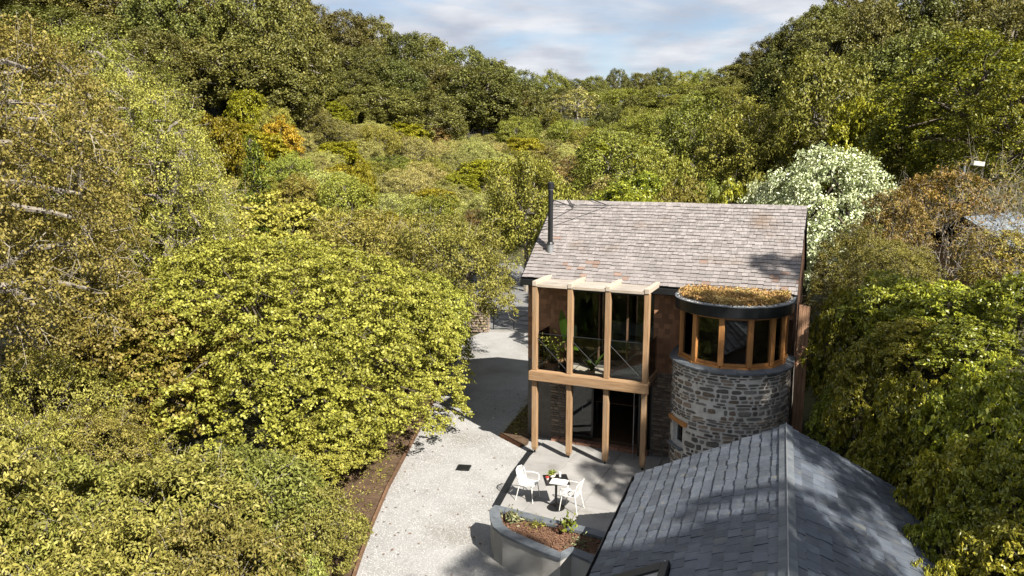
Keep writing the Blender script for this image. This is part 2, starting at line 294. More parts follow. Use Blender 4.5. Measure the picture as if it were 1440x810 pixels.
# foliage
LF = {
 'hazel':  leaf_mat('hazel_leaves', [(.080, .078, .016), (.165, .152, .030), (.240, .214, .052), (.32, .28, .085)], trans=.28, k=1.12),
 'birch':  leaf_mat('birch_leaves', [(.065, .065, .018), (.125, .118, .030), (.19, .172, .050), (.27, .24, .085)], trans=.25, rough=.55, spec=.2, k=1.25),
 'sallow': leaf_mat('sallow_leaves', [(.075, .080, .020), (.145, .142, .035), (.205, .195, .058), (.265, .24, .095)], trans=.22, rough=.55, spec=.22, k=1.12),
 'oak':    leaf_mat('oak_leaves', [(.032, .034, .012), (.066, .066, .020), (.104, .100, .030), (.155, .142, .050)], trans=.22, k=1.45),
 'scrub':  leaf_mat('willow_scrub_leaves', [(.070, .068, .028), (.120, .113, .042), (.170, .156, .062), (.23, .205, .10)], trans=.22, k=1.95),
 'olive':  leaf_mat('olive_green_leaves', [(.055, .060, .014), (.105, .108, .022), (.155, .150, .034), (.21, .19, .05)], trans=.25, k=1.5),
 'laurel': leaf_mat('laurel_leaves', [(.035, .045, .008), (.085, .092, .013), (.155, .152, .022), (.22, .20, .03)], trans=.42, rough=.36, spec=.5, k=2.0),
 'lime':   leaf_mat('yellow_green_leaves', [(.09, .095, .010), (.19, .178, .014), (.27, .24, .02)], trans=.3, k=1.1),
 'sunlit': leaf_mat('dark_and_sunlit_yellow_leaves', [(.025, .034, .006), (.06, .068, .009), (.13, .125, .012), (.25, .22, .02)], trans=.3, k=1.2),  # yellow end of the ramp paints sunlit patches into the leaf colour
 'gold':   leaf_mat('golden_leaves', [(.17, .115, .014), (.27, .185, .022), (.36, .26, .04)], trans=.25),
 'orange': leaf_mat('orange_tinted_leaves', [(.09, .085, .02), (.15, .125, .03), (.22, .15, .055), (.15, .14, .035)], trans=.25),
 'purple': leaf_mat('purple_leaves', [(.035, .018, .018), (.07, .035, .03), (.11, .065, .05)], trans=.2),
 'conifer': leaf_mat('conifer_needles', [(.022, .030, .007), (.050, .060, .010), (.10, .105, .014), (.18, .17, .02)], trans=.15, k=1.2),
 'flower': leaf_mat('cream_blossom', [(.06, .07, .03), (.13, .145, .08), (.34, .34, .31), (.52, .52, .52)], trans=.2, k=1.6),
 'brown':  leaf_mat('brown_green_leaves', [(.08, .062, .022), (.13, .10, .035), (.18, .14, .06)], trans=.22, k=1.5),
 'sedum':  leaf_mat('sedum_tufts', [(.26, .19, .07), (.36, .20, .10), (.42, .23, .14), (.44, .36, .20)], trans=.2, k=1.25),
 'fresh':  leaf_mat('fresh_green_leaves', [(.05, .075, .012), (.10, .14, .02), (.18, .21, .04)], trans=.3),
 'grey':   leaf_mat('grey_green_leaves', [(.10, .11, .07), (.17, .18, .12), (.25, .26, .18)], trans=.2),
 'weed':   leaf_mat('weedy_leaves', [(.06, .07, .014), (.12, .13, .022), (.19, .18, .04), (.20, .15, .06)], trans=.25),
}

# ------------------------------------------------------------------ terrain
def ground_z(x, y):
    x = np.asarray(x, float); y = np.asarray(y, float)
    u = (x - OX) * CA - (y - OY) * SA; v = (x - OX) * SA + (y - OY) * CA
    z = .165 * np.clip(y - 50, 0, 75) + .11 * np.clip(y - 125, 0, 90) + .02 * np.clip(y - 215, 0, 300)
    z = z + .34 * np.clip(-x - 9, 0, 60) * sm(38, 95, y) + .06 * np.clip(-x - 10, 0, 60)
    u0 = 7.15 + 2.5 * sm(0, -4, v)
    z = z + 4.1 * sm(u0, u0 + 2.3, u) * sm(46, 30, y)
    z = z + .36 * np.clip(x - 13, 0, 30) * sm(8, 60, y) * (1 - .8 * sm(105, 150, y)) + .10 * np.clip(x - 12, 0, 60) * sm(-10, 8, y) * 0
    far = sm(24, 40, y) + sm(9, 14, np.abs(x)); far = np.clip(far, 0, 1) * sm(3.2, 6.0, np.abs(x + .4) + np.clip(y - 42, 0, 40))
    z = z + far * (.35 * np.sin(x * .31 + 1.3) * np.sin(y * .27) + .18 * np.sin(x * .83) * np.cos(y * .71))
    lane = np.exp(-((x + .3) / 3.2) ** 2) * sm(30, 34, y) * sm(64, 54, y); z = z * (1 - lane) + lane * (.11 * np.clip(y - 50, 0, 60) - .02)
    return z
def axis(a, b, fine0, fine1, st, big):
    out = list(np.arange(fine0, fine1 + 1e-6, st)); p = fine0; s = st
    while p > a: s = min(s * 1.25, big); p -= s; out.insert(0, p)
    p = fine1; s = st
    while p < b: s = min(s * 1.25, big); p += s; out.append(p)
    return np.array(out)
gx = axis(-700, 700, -16, 22, .8, 60); gy = axis(-300, 1200, 4, 60, .8, 60)
GX, GY = np.meshgrid(gx, gy); GZ = ground_z(GX, GY) - .03
nv = len(gx); verts = np.stack([GX, GY, GZ], -1).reshape(-1, 3).tolist()
fcs = [(j*nv+i, j*nv+i+1, (j+1)*nv+i+1, (j+1)*nv+i) for j in range(len(gy)-1) for i in range(nv-1)]
me = bpy.data.meshes.new('ground'); me.from_pydata(verts, [], fcs); me.materials.append(M['ground'])
me.polygons.foreach_set('use_smooth', [True] * len(me.polygons))
tag(link('ground', me), kind='structure')
def sheet(name, poly, z, m, th=.02):
    bm = bmesh.new(); vs_ = [bm.verts.new((x, y, z)) for x, y in poly]; f = bm.faces.new(vs_)
    bmesh.ops.triangulate(bm, faces=[f]); bmesh.ops.recalc_face_normals(bm, faces=bm.faces)
    if sum(f.normal.z for f in bm.faces) < 0: bmesh.ops.reverse_faces(bm, faces=bm.faces)
    me = bpy.data.meshes.new(name); bm.to_mesh(me); bm.free(); me.materials.append(m); return tag(link(name, me), kind='structure')
dl = [gz(*p) for p in [(488, 850), (497, 818), (506, 790), (522, 745), (545, 690), (575, 633), (605, 577)]]
dl = [(-3.25, 9.0)] + dl + [(-2.75, 27.5), (-2.6, 31), (-2.2, 35), (-1.15, 37.2)]
drive = dl + [(1.6, 37.0), (2.6, 30), (2.4, 26.5), (4.8, 20.6), (6.2, 16.5), (2.9, 9.0)]
sheet('driveway', drive, .012, M['gravel'])
lane = [(-3.6, 37.25), (2.0, 37.05), (3.6, 44), (4.0, 56), (3.4, 66), (-4.2, 66), (-4.6, 52)]
bm = MB(); ys = np.linspace(37.2, 66, 20)
for i in range(19):
    y0, y1 = ys[i], ys[i+1]; w0 = 2.6 + .06 * (y0 - 37); w1 = 2.6 + .06 * (y1 - 37)
    q = [(-.6 - w0, y0), (-.6 + w0, y0), (-.6 + w1, y1), (-.6 - w1, y1)]
    bm.add([(x, y, .11 * max(0, y - 50) + .03) for x, y in q], [(0, 1, 2, 3)])
tag(bm.build('lane', M['lane']), kind='structure')
# soil strip between the timber edging and the shrubs
dz = [(p[0] - .02, p[1]) for p in dl[:-1]]
bm = MB(); left = [(x - 2.6 - .5 * math.sin(y * .7), y) for x, y in dz]
for i in range(len(dz) - 1):
    a0, a1, b0, b1 = dz[i], dz[i+1], left[i], left[i+1]
    mid = lambda p, q: ((p[0] + q[0]) / 2, (p[1] + q[1]) / 2)
    m0, m1 = mid(a0, b0), mid(a1, b1)
    bm.add([(*a0, .04), (*a1, .04), (*m1, .16), (*m0, .16), (*b0, .22), (*b1, .22)], [(0, 1, 2, 3), (3, 2, 5, 4)])
tag(bm.build('soil_border', M['soil'], smooth=True), kind='structure')
bed = [(-.36, 22.25), (.26, 21.38), (.47, 21.5), (.62, 22.5), (2.5, 27), (1.6, 28), (.6, 25.5)]
sheet('planting_bed', bed, .05, M['soil'])
# gravel chips: uncountable
rng = np.random.default_rng(3)
def in_poly(P, poly):
    x, y = P[:, 0], P[:, 1]; r = np.zeros(len(P), bool); n = len(poly)
    for i in range(n):
        x1, y1 = poly[i]; x2, y2 = poly[(i + 1) % n]
        c = ((y1 > y) != (y2 > y)) & (x < (x2 - x1) * (y - y1) / (y2 - y1 + 1e-12) + x1); r ^= c
    return r
P = rng.uniform((-3.6, 12.5), (2.6, 27), (42000, 2)); P = P[in_poly(P, drive)]
s = rng.uniform(.008, .019, (len(P), 1)); n = len(P); k = np.array([(1,0,0),(0,1,0),(-1,0,0),(0,-1,0)], float)
V = np.zeros((n, 4, 3, 3)); yaw = rng.uniform(0, 6.28, n); el = rng.uniform(.6, 1.3, n)
rx = np.stack([np.cos(yaw), np.sin(yaw)], -1); ry = np.stack([-np.sin(yaw) * el, np.cos(yaw) * el], -1)
base = np.stack([rx, ry, -rx, -ry], 1) * s[:, None, :]
for i in range(4):
    V[:, i, 0, :2] = P + base[:, i]; V[:, i, 1, :2] = P + base[:, (i + 1) % 4]; V[:, i, 2, :2] = P + rng.uniform(-.3, .3, (n, 2)) * s
    V[:, i, 0, 2] = V[:, i, 1, 2] = .012; V[:, i, 2, 2] = .012 + s[:, 0] * .8
me = np_mesh('gravel_chips', V.reshape(-1, 3), 3, M['pebble']); tag(link('gravel_chips', me), 'loose pale gravel chips spread over the drive', 'gravel', kind='stuff')

P = rng.uniform((-3.4, 13), (2.4, 27), (420, 2)); P = P[in_poly(P, drive)]; P = P[rng.uniform(size=len(P)) < np.clip(.25 + .5 * (np.abs(P[:, 0] + 2.8) < .7), 0, 1)]
n = len(P); a = rng.uniform(0, 6.28, n); L_ = rng.uniform(.025, .05, n)[:, None]; t1 = np.stack([np.cos(a), np.sin(a)], -1) * L_; t2 = np.stack([-np.sin(a), np.cos(a)], -1) * L_ * .55
V = np.zeros((n, 4, 3)); V[:, 0, :2] = P - t1; V[:, 1, :2] = P + t2; V[:, 2, :2] = P + t1; V[:, 3, :2] = P - t2; V[:, :, 2] = .030; V[:, 1, 2] = .045; V[:, 0, 2] = .036
tag(link('fallen_leaves', np_mesh('fallen_leaves', V.reshape(-1, 3), 4, M['edge_wood'])), 'dry brown leaves scattered on the gravel drive', 'leaves', kind='stuff')
# timber edging, one bent board per stretch
ed = empty('edging_boards', (dl[1][0], dl[1][1], 0)); tag(ed, 'thin rust brown edging boards curving between gravel drive and shrub border', 'edging')
for i in range(len(dl) - 3):
    a, b = dl[i], dl[i + 1]; o = Vector((ed.location.x, ed.location.y, 0))
    MB().beam(Vector((a[0], a[1], .05)) - o, Vector((b[0], b[1], .05)) - o, .05, .17).build('board', M['edge_wood'], ed)
e2 = MB().beam((0, 0, .06), (.62, -.86, .06), .07, .14).build('edging_strip', M['rust'], None, .01); e2.location = (-.36, 22.24, 0)
tag(e2, 'short rusty edging strip of the bed beside the house corner', 'edging')
# drain cover
dc = empty('drain_cover', (*gz(652, 659), .012), -.15); tag(dc, 'small dark square drain grate set in the gravel drive', 'drain')
fr = MB()
for sx in (-1, 1): fr.box(sx*.17 - .015, sx*.17 + .015, -.185, .185, 0, .03); fr.box(-.155, .155, sx*.17 - .015, sx*.17 + .015, 0, .03)
fr.build('frame', M['black'], dc)
for i in range(6): MB().box(-.153, .153, -.13 + i*.052 - .014, -.13 + i*.052 + .014, .004, .024).build('bar', M['black'], dc)

# ------------------------------------------------------------------ house
house = empty('house', (OX, OY, 0), -A)
tag(house, 'two storey shingled house with timber framed balcony and black flue', 'house')
U0, U1, V0, V1 = -.75, 6.8, 1.3, 6.3; ZE, ZR, VE, VR = 5.07, 7.18, 1.1, 3.8; RU0, RU1 = -.86, 6.86
wall = MB()
wall.box(U0, .5, V0, V0 + .3, 2.5, 4.95).box(3.1, U1, V0, V0 + .3, 2.5, 4.95).box(.5, 3.1, V0, V0 + .3, 4.72, 4.95)
wall.box(U0, U0 + .3, V0 + .3, V1 - .3, 2.5, 4.95).box(U1 - .3, U1, V0 + .3, V1 - .3, 2.5, 4.95).box(U0, U1, V1 - .3, V1, 2.5, 4.95)
for u in (U0, U1 - .3): wall.add([(u, V0, 4.95), (u, V1, 4.95), (u, VR, 7.0), (u + .3, V0, 4.95), (u + .3, V1, 4.95), (u + .3, VR, 7.0)], [(0, 1, 2), (5, 4, 3), (0, 2, 5, 3), (1, 4, 5, 2), (0, 3, 4, 1)])
wall = wall.build('upper_wall', M['cedar_core'], house)
lw = MB().box(U0, .5, V0, V0 + .3, 0, 2.498).box(3.1, U1, V0, V0 + .3, 0, 2.498).box(.5, 3.1, V0, V0 + .3, 2.2, 2.498)
lw.box(U0, U0 + .3, V0 + .3, V1 - .3, 0, 2.498).box(U1 - .3, U1, V0 + .3, V1 - .3, 0, 2.498).box(U0, U1, V1 - .3, V1, 0, 2.498)
lw = lw.build('lower_wall', M['mortar_dark'], house)
# wall shingles
rr = random.Random(5)
tmpl = [([(-.5,0,-.5),(.5,0,-.5),(.5,-1,-.5),(-.5,-1,-.5),(-.5,0,.5),(.5,0,.5),(.5,-.25,.5),(-.5,-.25,.5)], [(0,1,2,3),(4,7,6,5),(3,2,6,7),(0,4,5,1),(1,5,6,2),(0,3,7,4)])]
items = []
def clad(u0, u1, z0, z1, v):
    z = z0; row = 0
    while z < z1 - .02:
        h = .145; u = u0 + (rr.uniform(-.08, 0) if row % 2 else 0)
        while u < u1 - .01:
            w = rr.uniform(.10, .21); a, b = max(u, u0), min(u + w, u1)
            if b - a > .025: items.append((TRS(((a+b)/2, v, z + h/2 + rr.uniform(-.004, .004)), None, (b - a - .006, rr.uniform(.018, .03), h + .01)), 0))
            u += w
        z += h; row += 1
clad(3.1, 3.86, 2.5, 4.95, V0); clad(U0, .5, 2.5, 4.95, V0)
pieces('shingle', tmpl, M['shingle_wall'], wall, items, 400, 'shingle_field')
# rubble facing on the lower wall (front piers)
st = [rubble_block(random.Random(i)) for i in range(6)]
items = []
def rubble(u0, u1, z0, z1, v):
    z = z0
    while z < z1 - .03:
        h = rr.uniform(.05, .11); u = u0 + rr.uniform(0, .08)
        while u < u1 - .05:
            w = min(rr.uniform(.12, .34), u1 - u)
            if w > .06: items.append((TRS((u + w/2, v - .005, z + h/2), frame(Vector((1, 0, 0)), Vector((0, 0, 1)), Vector((0, -1, 0))), (w - .018, h - .012, .05)), rr.randrange(6)))
            u += w
        z += h
rubble(3.1, 3.86, .02, 2.48, V0); rubble(-.05, .5, .02, 2.48, V0)
pieces('stone', st, M['stone_warm'], lw, items, 300, 'stone_field')
# roof
rise, run = ZR - ZE, VR - VE; SL = math.hypot(rise, run); e_up = Vector((0, run / SL, rise / SL)); e_n = Vector((0, -rise / SL, run / SL))
rf = MB()
for sgn in (1, -1):
    f = lambda v: VR + (v - VR) * sgn
    lo = [(RU0, f(VE), ZE - .03), (RU1, f(VE), ZE - .03), (RU1, f(VR), ZR - .03), (RU0, f(VR), ZR - .03)]
    rf.add(lo + [(x, y, z - .1) for x, y, z in lo], [(0, 1, 2, 3), (7, 6, 5, 4), (0, 4, 5, 1), (1, 5, 6, 2), (3, 7, 4, 0)])
roof = rf.build('roof', M['slate_core'], house)
NR = 25; g = SL / NR; tm = ([(-.5, 0, 0), (.5, 0, 0), (.5, 1, 0), (-.5, 1, 0), (-.5, 0, 1), (.5, 0, 1), (.5, 1, .12), (-.5, 1, .12)], [(3,2,1,0),(4,5,6,7),(0,1,5,4),(1,2,6,5),(2,3,7,6),(3,0,4,7)])
items = []; rust = []
for r in range(NR):
    u = RU0 - rr.uniform(0, .12)
    while u < RU1:
        w = rr.uniform(.15, .24); a, b = max(u, RU0), min(u + w, RU1)
        if b - a > .03:
            rot = Matrix.Rotation(rr.gauss(0, .006), 3, 'Z'); p = Vector((0, VE - .04, ZE - .03)) + e_up * (r * g + rr.gauss(0, .009)) + e_n * (.012 * math.sin(a * 1.1 + 2) * math.sin(r * .24)); p.x = (a + b) / 2
            Mx = TRS(p + e_n * .004, frame(Vector((1, 0, 0)), e_up, e_n) @ rot, (b - a - .006, g * 1.25, rr.uniform(.022, .038)))
            red = (r < 6 and .2 < a < 2.6 and rr.random() < .16) or rr.random() < .010 or (r < 7 and a > 6.1 and rr.random() < .35)
            (rust if red else items).append((Mx, 0))
        u += w
pieces('shingle', [tm], M['shingle_roof'], roof, items, 280, 'shingle_field')
pieces('shingle', [tm], M['shingle_rust'], roof, rust, 60, 'shingle_field')
items = []
for r in range(14):
    gg = SL / 14; e2u = Vector((0, -run / SL, rise / SL)); e2n = Vector((0, rise / SL, run / SL))
    for i in range(26):
        p = Vector((RU0 + (i + .5) * (RU1 - RU0) / 26, 2 * VR - VE + .04, ZE - .03)) + e2u * (r * gg)
        items.append((TRS(p + e2n * .004, frame(Vector((-1, 0, 0)), e2u, e2n), (.29, gg * 1.2, .03)), 0))
pieces('shingle', [tm], M['shingle_roof'], roof, items, 0, 'back_shingle_field')
n = 22
for i in range(n):
    a, b = RU0 + i * (RU1 - RU0) / n, RU0 + (i + 1) * (RU1 - RU0) / n; z = ZR + rr.uniform(-.006, .006)
    MB().add([(a, VR - .13, z - .085), (b - .008, VR - .13, z - .085), (b - .008, VR, z + .02), (a, VR, z + .02), (a, VR + .13, z - .085), (b - .008, VR + .13, z - .085),
              (a, VR - .13, z - .11), (b - .008, VR - .13, z - .11), (a, VR + .13, z - .11), (b - .008, VR + .13, z - .11)],
             [(0, 1, 2, 3), (3, 2, 5, 4), (6, 7, 1, 0), (4, 5, 9, 8), (0, 3, 4, 8, 6), (1, 7, 9, 5, 2), (6, 8, 9, 7)]).build('ridge_tile', M['shingle_roof'], roof)
MB().box(RU0 - .02, RU1, VE - .03, VE + .16, ZE - .27, ZE - .142).box(RU0 - .02, RU1, VE - .10, VE - .033, ZE - .25, ZE - .075).build('gutter', M['black'], house, .01)
for sgn in (1, -1):
    f = lambda v: VR + (v - VR) * sgn
    MB().add([(RU0 - .045, f(VE - .05), ZE - .29), (RU0 - .045, f(VE - .05), ZE - .045), (RU0 - .045, VR, ZR - .005), (RU0 - .045, VR, ZR - .26),
              (RU0 - .003, f(VE - .05), ZE - .29), (RU0 - .003, f(VE - .05), ZE - .045), (RU0 - .003, VR, ZR - .005), (RU0 - .003, VR, ZR - .26)],
             [(0,1,2,3),(7,6,5,4),(0,4,5,1),(1,5,6,2),(3,2,6,7),(0,3,7,4)]).build('barge_board', M['dark_membrane'], house)
# flue with its stays
fl = empty('x', (0, 0, 0)); bpy.data.objects.remove(fl)
fb = Vector((-.30, 1.95, 5.55))
flue = MB().tube([(fb.x, fb.y, 5.95), (fb.x, fb.y, 7.70)], .078, 18).build('flue', M['black'], house, smooth=False)
MB().tube([(fb.x, fb.y, 5.50), (fb.x, fb.y, 5.97)], [.115, .10], 18).build('collar', M['steel'], flue)
MB().tube([(fb.x, fb.y, 5.97), (fb.x, fb.y, 6.03)], [.125, .09], 18).build('storm_collar', M['black'], flue)
MB().tube([(fb.x, fb.y, 7.62), (fb.x, fb.y, 7.66), (fb.x, fb.y, 7.80), (fb.x, fb.y, 7.84)], [.096, .10, .10, .06], 18).build('cap', M['black'], flue)
MB().tube([(fb.x, fb.y, 7.60), (fb.x, fb.y, 7.62)], .088, 18).build('band', M['steel'], flue)
MB().tube([(fb.x + .06, fb.y + .03, 7.15), (1.0, VR - .25, ZR - .10), (.35, VR - .02, ZR + .08)], .016, 6).build('stay', M['black'], flue)
MB().tube([(fb.x + .05, fb.y + .06, 7.3), (-.08, VR - .35, ZR - .18), (-.38, VR - .02, ZR + .06)], .016, 6).build('stay', M['black'], flue)
MB().box(fb.x - .22, fb.x + .22, fb.y - .30, fb.y + .25, 0, .006).build('flashing', M['lead'], flue, M=Matrix.Translation((0, 0, 0)) @ Matrix(((1, 0, 0, 0), (0, 1, 0, 0), (0, rise/run, 1, ZE - .03 - VE * rise/run + .045), (0, 0, 0, 1))))
# balcony frame
PU = [0, 1.05, 2.13, 3.2]; pw = .076
for i, u in enumerate(PU):
    p = MB(); p.box(u - pw, u + pw, -pw, pw, 2.56, 5.0).build('post', M['oak'], house, .014)
    lo = MB(); lo.add([(u-pw*.72,-pw*.72,.14),(u+pw*.72,-pw*.72,.14),(u+pw*.72,pw*.72,.14),(u-pw*.72,pw*.72,.14),(u-pw,-pw,.24),(u+pw,-pw,.24),(u+pw,pw,.24),(u-pw,pw,.24),(u-pw,-pw,2.44),(u+pw,-pw,2.44),(u+pw,pw,2.44),(u-pw,pw,2.44)],
           [(3,2,1,0),(8,9,10,11)] + [(a+b, a+(b+1)%4, a+4+(b+1)%4, a+4+b) for a in (0, 4) for b in range(4)])
    q = lo.build('post', M['oak'], house, .01)
    MB().tube([(u, 0, .03), (u, 0, .15)], .028, 10).build('steel_foot', M['black'], q)
    MB().beam((u, -.10, 5.075), (u, V0 + .02, 5.075), .13, .145).build('rafter', M['oak_board'], house, .012)
MB().box(-.13, 3.33, -.20, -.086, 2.285, 2.555).build('beam', M['oak_h'], house, .014)
MB().box(-.10, 3.30, -.085, .085, 2.442, 2.558).build('plate', M['oak_h'], house, .008)
MB().box(-.07, 3.27, -.055, .055, 4.90, 4.998).build('head_beam', M['oak_h'], house, .008) if False else None
for i in range(3):
    a, b = PU[i] + .068, PU[i + 1] - .068
    MB().box(a, b, -.06, V0 - .01, 5.040, 5.052).build('canopy_pane', M['canopy'], house)
    MB().box(a, b, -.085, -.062, 4.985, 5.062).build('canopy_trim', M['oak_board'], house, .004)
# deck
MB().box(-.05, 3.25, .09, V0, 2.33, 2.415).build('deck_frame', M['edge_wood'], house)
for k in range(9):
    y0 = .09 + k * .1335; MB().box(-.06, 3.26, y0, y0 + .128, 2.418, 2.446).build('deck_board', M['oak_board'], house)
for u in (-.02, 3.22): MB().beam((u, .09, 2.5), (u, V0, 2.5), .08, .12).build('side_beam', M['oak'], house, .008)
# balustrade glass and cross rods
for i in range(3):
    a, b = PU[i] + pw + .012, PU[i + 1] - pw - .012
    MB().box(a, b, .02, .032, 2.62, 3.62).build('balustrade_pane', M['glass'], house)
    for z0, z1 in ((2.66, 3.5), (3.5, 2.66)): MB().tube([(a, -.02, z0), (b, -.02 + .01, z1)] if z0 < z1 else [(a, -.035, z0), (b, -.035, z1)], .0095, 6).build('brace_rod', M['black'], house)
    MB().tube([(a, .026, 3.63), (b, .026, 3.63)], .012, 6).build('handrail', M['black'], house)
for u in (-.02, 3.22):
    MB().box(u - .006, u + .006, .1, V0 - .05, 2.62, 3.6).build('balustrade_pane', M['glass'], house)
# upper glazing
def glazing(z0, z1, v, cuts, name):
    fr = MB(); fr.box(.5, .56, v, v + .07, z0, z1).box(3.04, 3.1, v, v + .07, z0, z1).box(.56, 3.04, v, v + .07, z1 - .06, z1).box(.56, 3.04, v, v + .07, z0, z0 + .06)
    w = fr.build(name, M['black'], house); prev = .56
    for c in cuts:
        MB().box(c - .025, c + .025, v + .001, v + .069, z0 + .06, z1 - .06).build('mullion', M['edge_wood'] if name == 'window' else M['black'], w)
        MB().box(prev, c - .025, v + .03, v + .042, z0 + .06, z1 - .06).build('pane', M['glass'], w); prev = c + .025
    MB().box(prev, 3.04, v + .03, v + .042, z0 + .06, z1 - .06).build('pane', M['glass'], w)
glazing(2.5, 4.718, V0 + .12, [1.45, 2.3], 'window')
# ground floor: open doorway, folded door leaves, threshold
dfr = MB(); dfr.box(.5, .57, V0 + .1, V0 + .2, .14, 2.198).box(3.03, 3.1, V0 + .1, V0 + .2, .14, 2.198).box(.57, 3.03, V0 + .1, V0 + .2, 2.12, 2.198)
dfr = dfr.build('door_frame', M['black'], house)
for i, (ua, va, ub, vb) in enumerate([(2.99, V0 + .08, 2.90, V0 - .62), (2.90, V0 - .62, 2.83, V0 + .08), (.60, V0 + .16, 1.32, V0 + .16)]):
    d = Vector((ub - ua, vb - va, 0)); Ld = d.length; d.normalize(); ang = math.atan2(d.y, d.x)
    lf = MB(); lf.box(0, .06, -.025, .025, .15, 2.1).box(Ld - .06, Ld, -.025, .025, .15, 2.1).box(.06, Ld - .06, -.025, .025, .15, .23).box(.06, Ld - .06, -.025, .025, 2.02, 2.1)
    Mx = Matrix.Translation((ua, va, 0)) @ Matrix.Rotation(ang, 4, 'Z'); dl_ = lf.build('door_leaf', M['black'], house, M=Mx)
    MB().box(.06, Ld - .06, -.006, .006, .23, 2.02).build('pane', M['glass'], dl_)
    MB().box(Ld * .5 - .01, Ld * .5 + .01, .026, .05, 1.0, 1.14).build('handle', M['steel'], dl_)
MB().tube([(2.76, V0 - .66, .05), (2.76, V0 - .66, 2.25)], .012, 6).build('bright_edge_line', M['steel'], house)  # thin steel tube drawn for the bright line along the black door edge
x = .12
while x < 3.05:
    w = rr.uniform(.20, .30); MB().box(x, min(x + w - .012, 3.08), V0 - .26 + rr.uniform(-.01, .01), V0 - .004, .03, .14 + rr.uniform(-.006, .006)).build('threshold_brick', M['brick_red'], house, .012); x += w
# rooms behind the glass
rm = MB(); rm.box(U0 + .3, U1 - .3, V0 + .3, V1 - .3, 2.36, 2.47).build('room_floor', M['floor_wood'], house)
MB().box(U0 + .301, U1 - .301, V0 + .301, V1 - .301, .02, .13).build('room_floor', M['floor_wood'], house)
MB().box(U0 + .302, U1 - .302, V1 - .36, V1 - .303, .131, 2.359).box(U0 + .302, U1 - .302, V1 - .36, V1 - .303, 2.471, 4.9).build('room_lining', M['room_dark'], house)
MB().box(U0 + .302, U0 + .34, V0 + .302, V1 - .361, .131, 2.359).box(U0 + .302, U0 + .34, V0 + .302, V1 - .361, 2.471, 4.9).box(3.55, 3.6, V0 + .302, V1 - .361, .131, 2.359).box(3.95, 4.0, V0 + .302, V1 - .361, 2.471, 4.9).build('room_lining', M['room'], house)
MB().box(U0 + .31, U1 - .31, V0 + .302, V1 - .302, 4.902, 4.945).build('room_ceiling', M['room'], house)
MB().box(2.15, 2.85, V1 - .40, V1 - .362, 1.05, 2.0).build('inner_door_panel', M['render'], house)
def inner(name, label, cat, parts, u, v, z):
    t = empty(name, (*h2w(u, v), z), -A); tag(t, label, cat)
    for nm, mb, m in parts: mb.build(nm, m, t, .01)
inner('sofa', 'low pale sofa standing inside the upper balcony room', 'sofa', [('seat', MB().box(-.9, .9, -.4, .3, .12, .42), M['room']), ('backrest', MB().box(-.9, .9, .301, .5, .12, .8), M['room'])] + [('leg', MB().box(a, a + .05, b, b + .05, 0, .119), M['black']) for a in (-.85, .8) for b in (-.35, .2)], 2.0, 3.6, 2.47)
inner('dining_table', 'dark table standing inside the ground floor room', 'table', [('top', MB().box(-.7, .7, -.4, .4, .70, .74), M['edge_wood'])] + [('leg', MB().box(a, a + .06, b, b + .06, 0, .699), M['black']) for a in (-.65, .59) for b in (-.35, .29)], 1.6, 3.3, .13)

# ------------------------------------------------------------------ round stone tower
TU, TV, TR_ = 5.34, .50, 1.48
tower = empty('round_tower', (*h2w(TU, TV), 0), -A)
tag(tower, 'round rubble stone tower with timber windows and a planted flat roof', 'tower')
VB = V0 - TV - .002                                    # back plane of the tower in its own frame
def D(r, n=36, vb=None):
    """outline of the tower: half round front with straight sides back to the house"""
    vb = VB if vb is None else vb
    pts = [(r * math.cos(t), r * math.sin(t)) for t in np.linspace(math.pi, 2 * math.pi, n)]
    return [(-r, vb)] + pts + [(r, vb)]
def arc_at(r, s):
    """point and outward normal at path length s from the left back corner"""
    if s < VB: return (-r, VB - s), (-1, 0)
    t = (s - VB) / r
    if t < math.pi: return (-r * math.cos(t), -r * math.sin(t)), (-math.cos(t), -math.sin(t))
    return (r, (t - math.pi) * r), (1, 0)
PER = 2 * VB + math.pi * TR_
def ring(r0, r1, z0, z1, s0=0, s1=None, n=40, rr_=None):
    mb = MB(); o, i = D(r1, n), D(r0, n); k = len(o)
    vs_ = [(*p, z0) for p in o] + [(*p, z1) for p in o] + [(*p, z0) for p in i] + [(*p, z1) for p in i]
    fs = []
    for a in range(k - 1):
        b = a + 1; fs += [(a, b, k + b, k + a), (2*k + b, 2*k + a, 3*k + a, 3*k + b), (k + a, k + b, 3*k + b, 3*k + a), (b, a, 2*k + a, 2*k + b)]
    fs += [(0, k, 3*k, 2*k), (k - 1, 3*k - 1, 4*k - 1, 2*k - 1)]
    return mb.add(vs_, fs)
ZL = 3.32
# masonry core with the small window opening left out
wn_s0, wn_s1, wn_z0, wn_z1 = 1.50, 2.06, 1.10, 1.72
def core(s0, s1, z0, z1, n=1):
    mb = MB(); ss = np.linspace(s0, s1, n + 1)
    for a, b in zip(ss[:-1], ss[1:]):
        (p, _), (q, _) = arc_at(TR_, a), arc_at(TR_, b); (p2, _), (q2, _) = arc_at(TR_ - .3, VB + (a - VB) * (TR_ - .3) / TR_ if a > VB else a), arc_at(TR_ - .3, VB + (b - VB) * (TR_ - .3) / TR_ if b > VB else b)
        mb.add([(*p, z0), (*q, z0), (*q2, z0), (*p2, z0), (*p, z1), (*q, z1), (*q2, z1), (*p2, z1)], [(0,1,5,4),(1,2,6,5),(2,3,7,6),(3,0,4,7),(4,5,6,7),(3,2,1,0)])
    return mb
cw = MB()
for a in (core(0, wn_s0, 0, ZL, 14), core(wn_s1, PER, 0, ZL, 44), core(wn_s0, wn_s1, 0, wn_z0, 4), core(wn_s0, wn_s1, wn_z1, ZL, 4)): cw.add(a.v, a.f)
tw = cw.build('stone_wall', M['mortar'], tower)
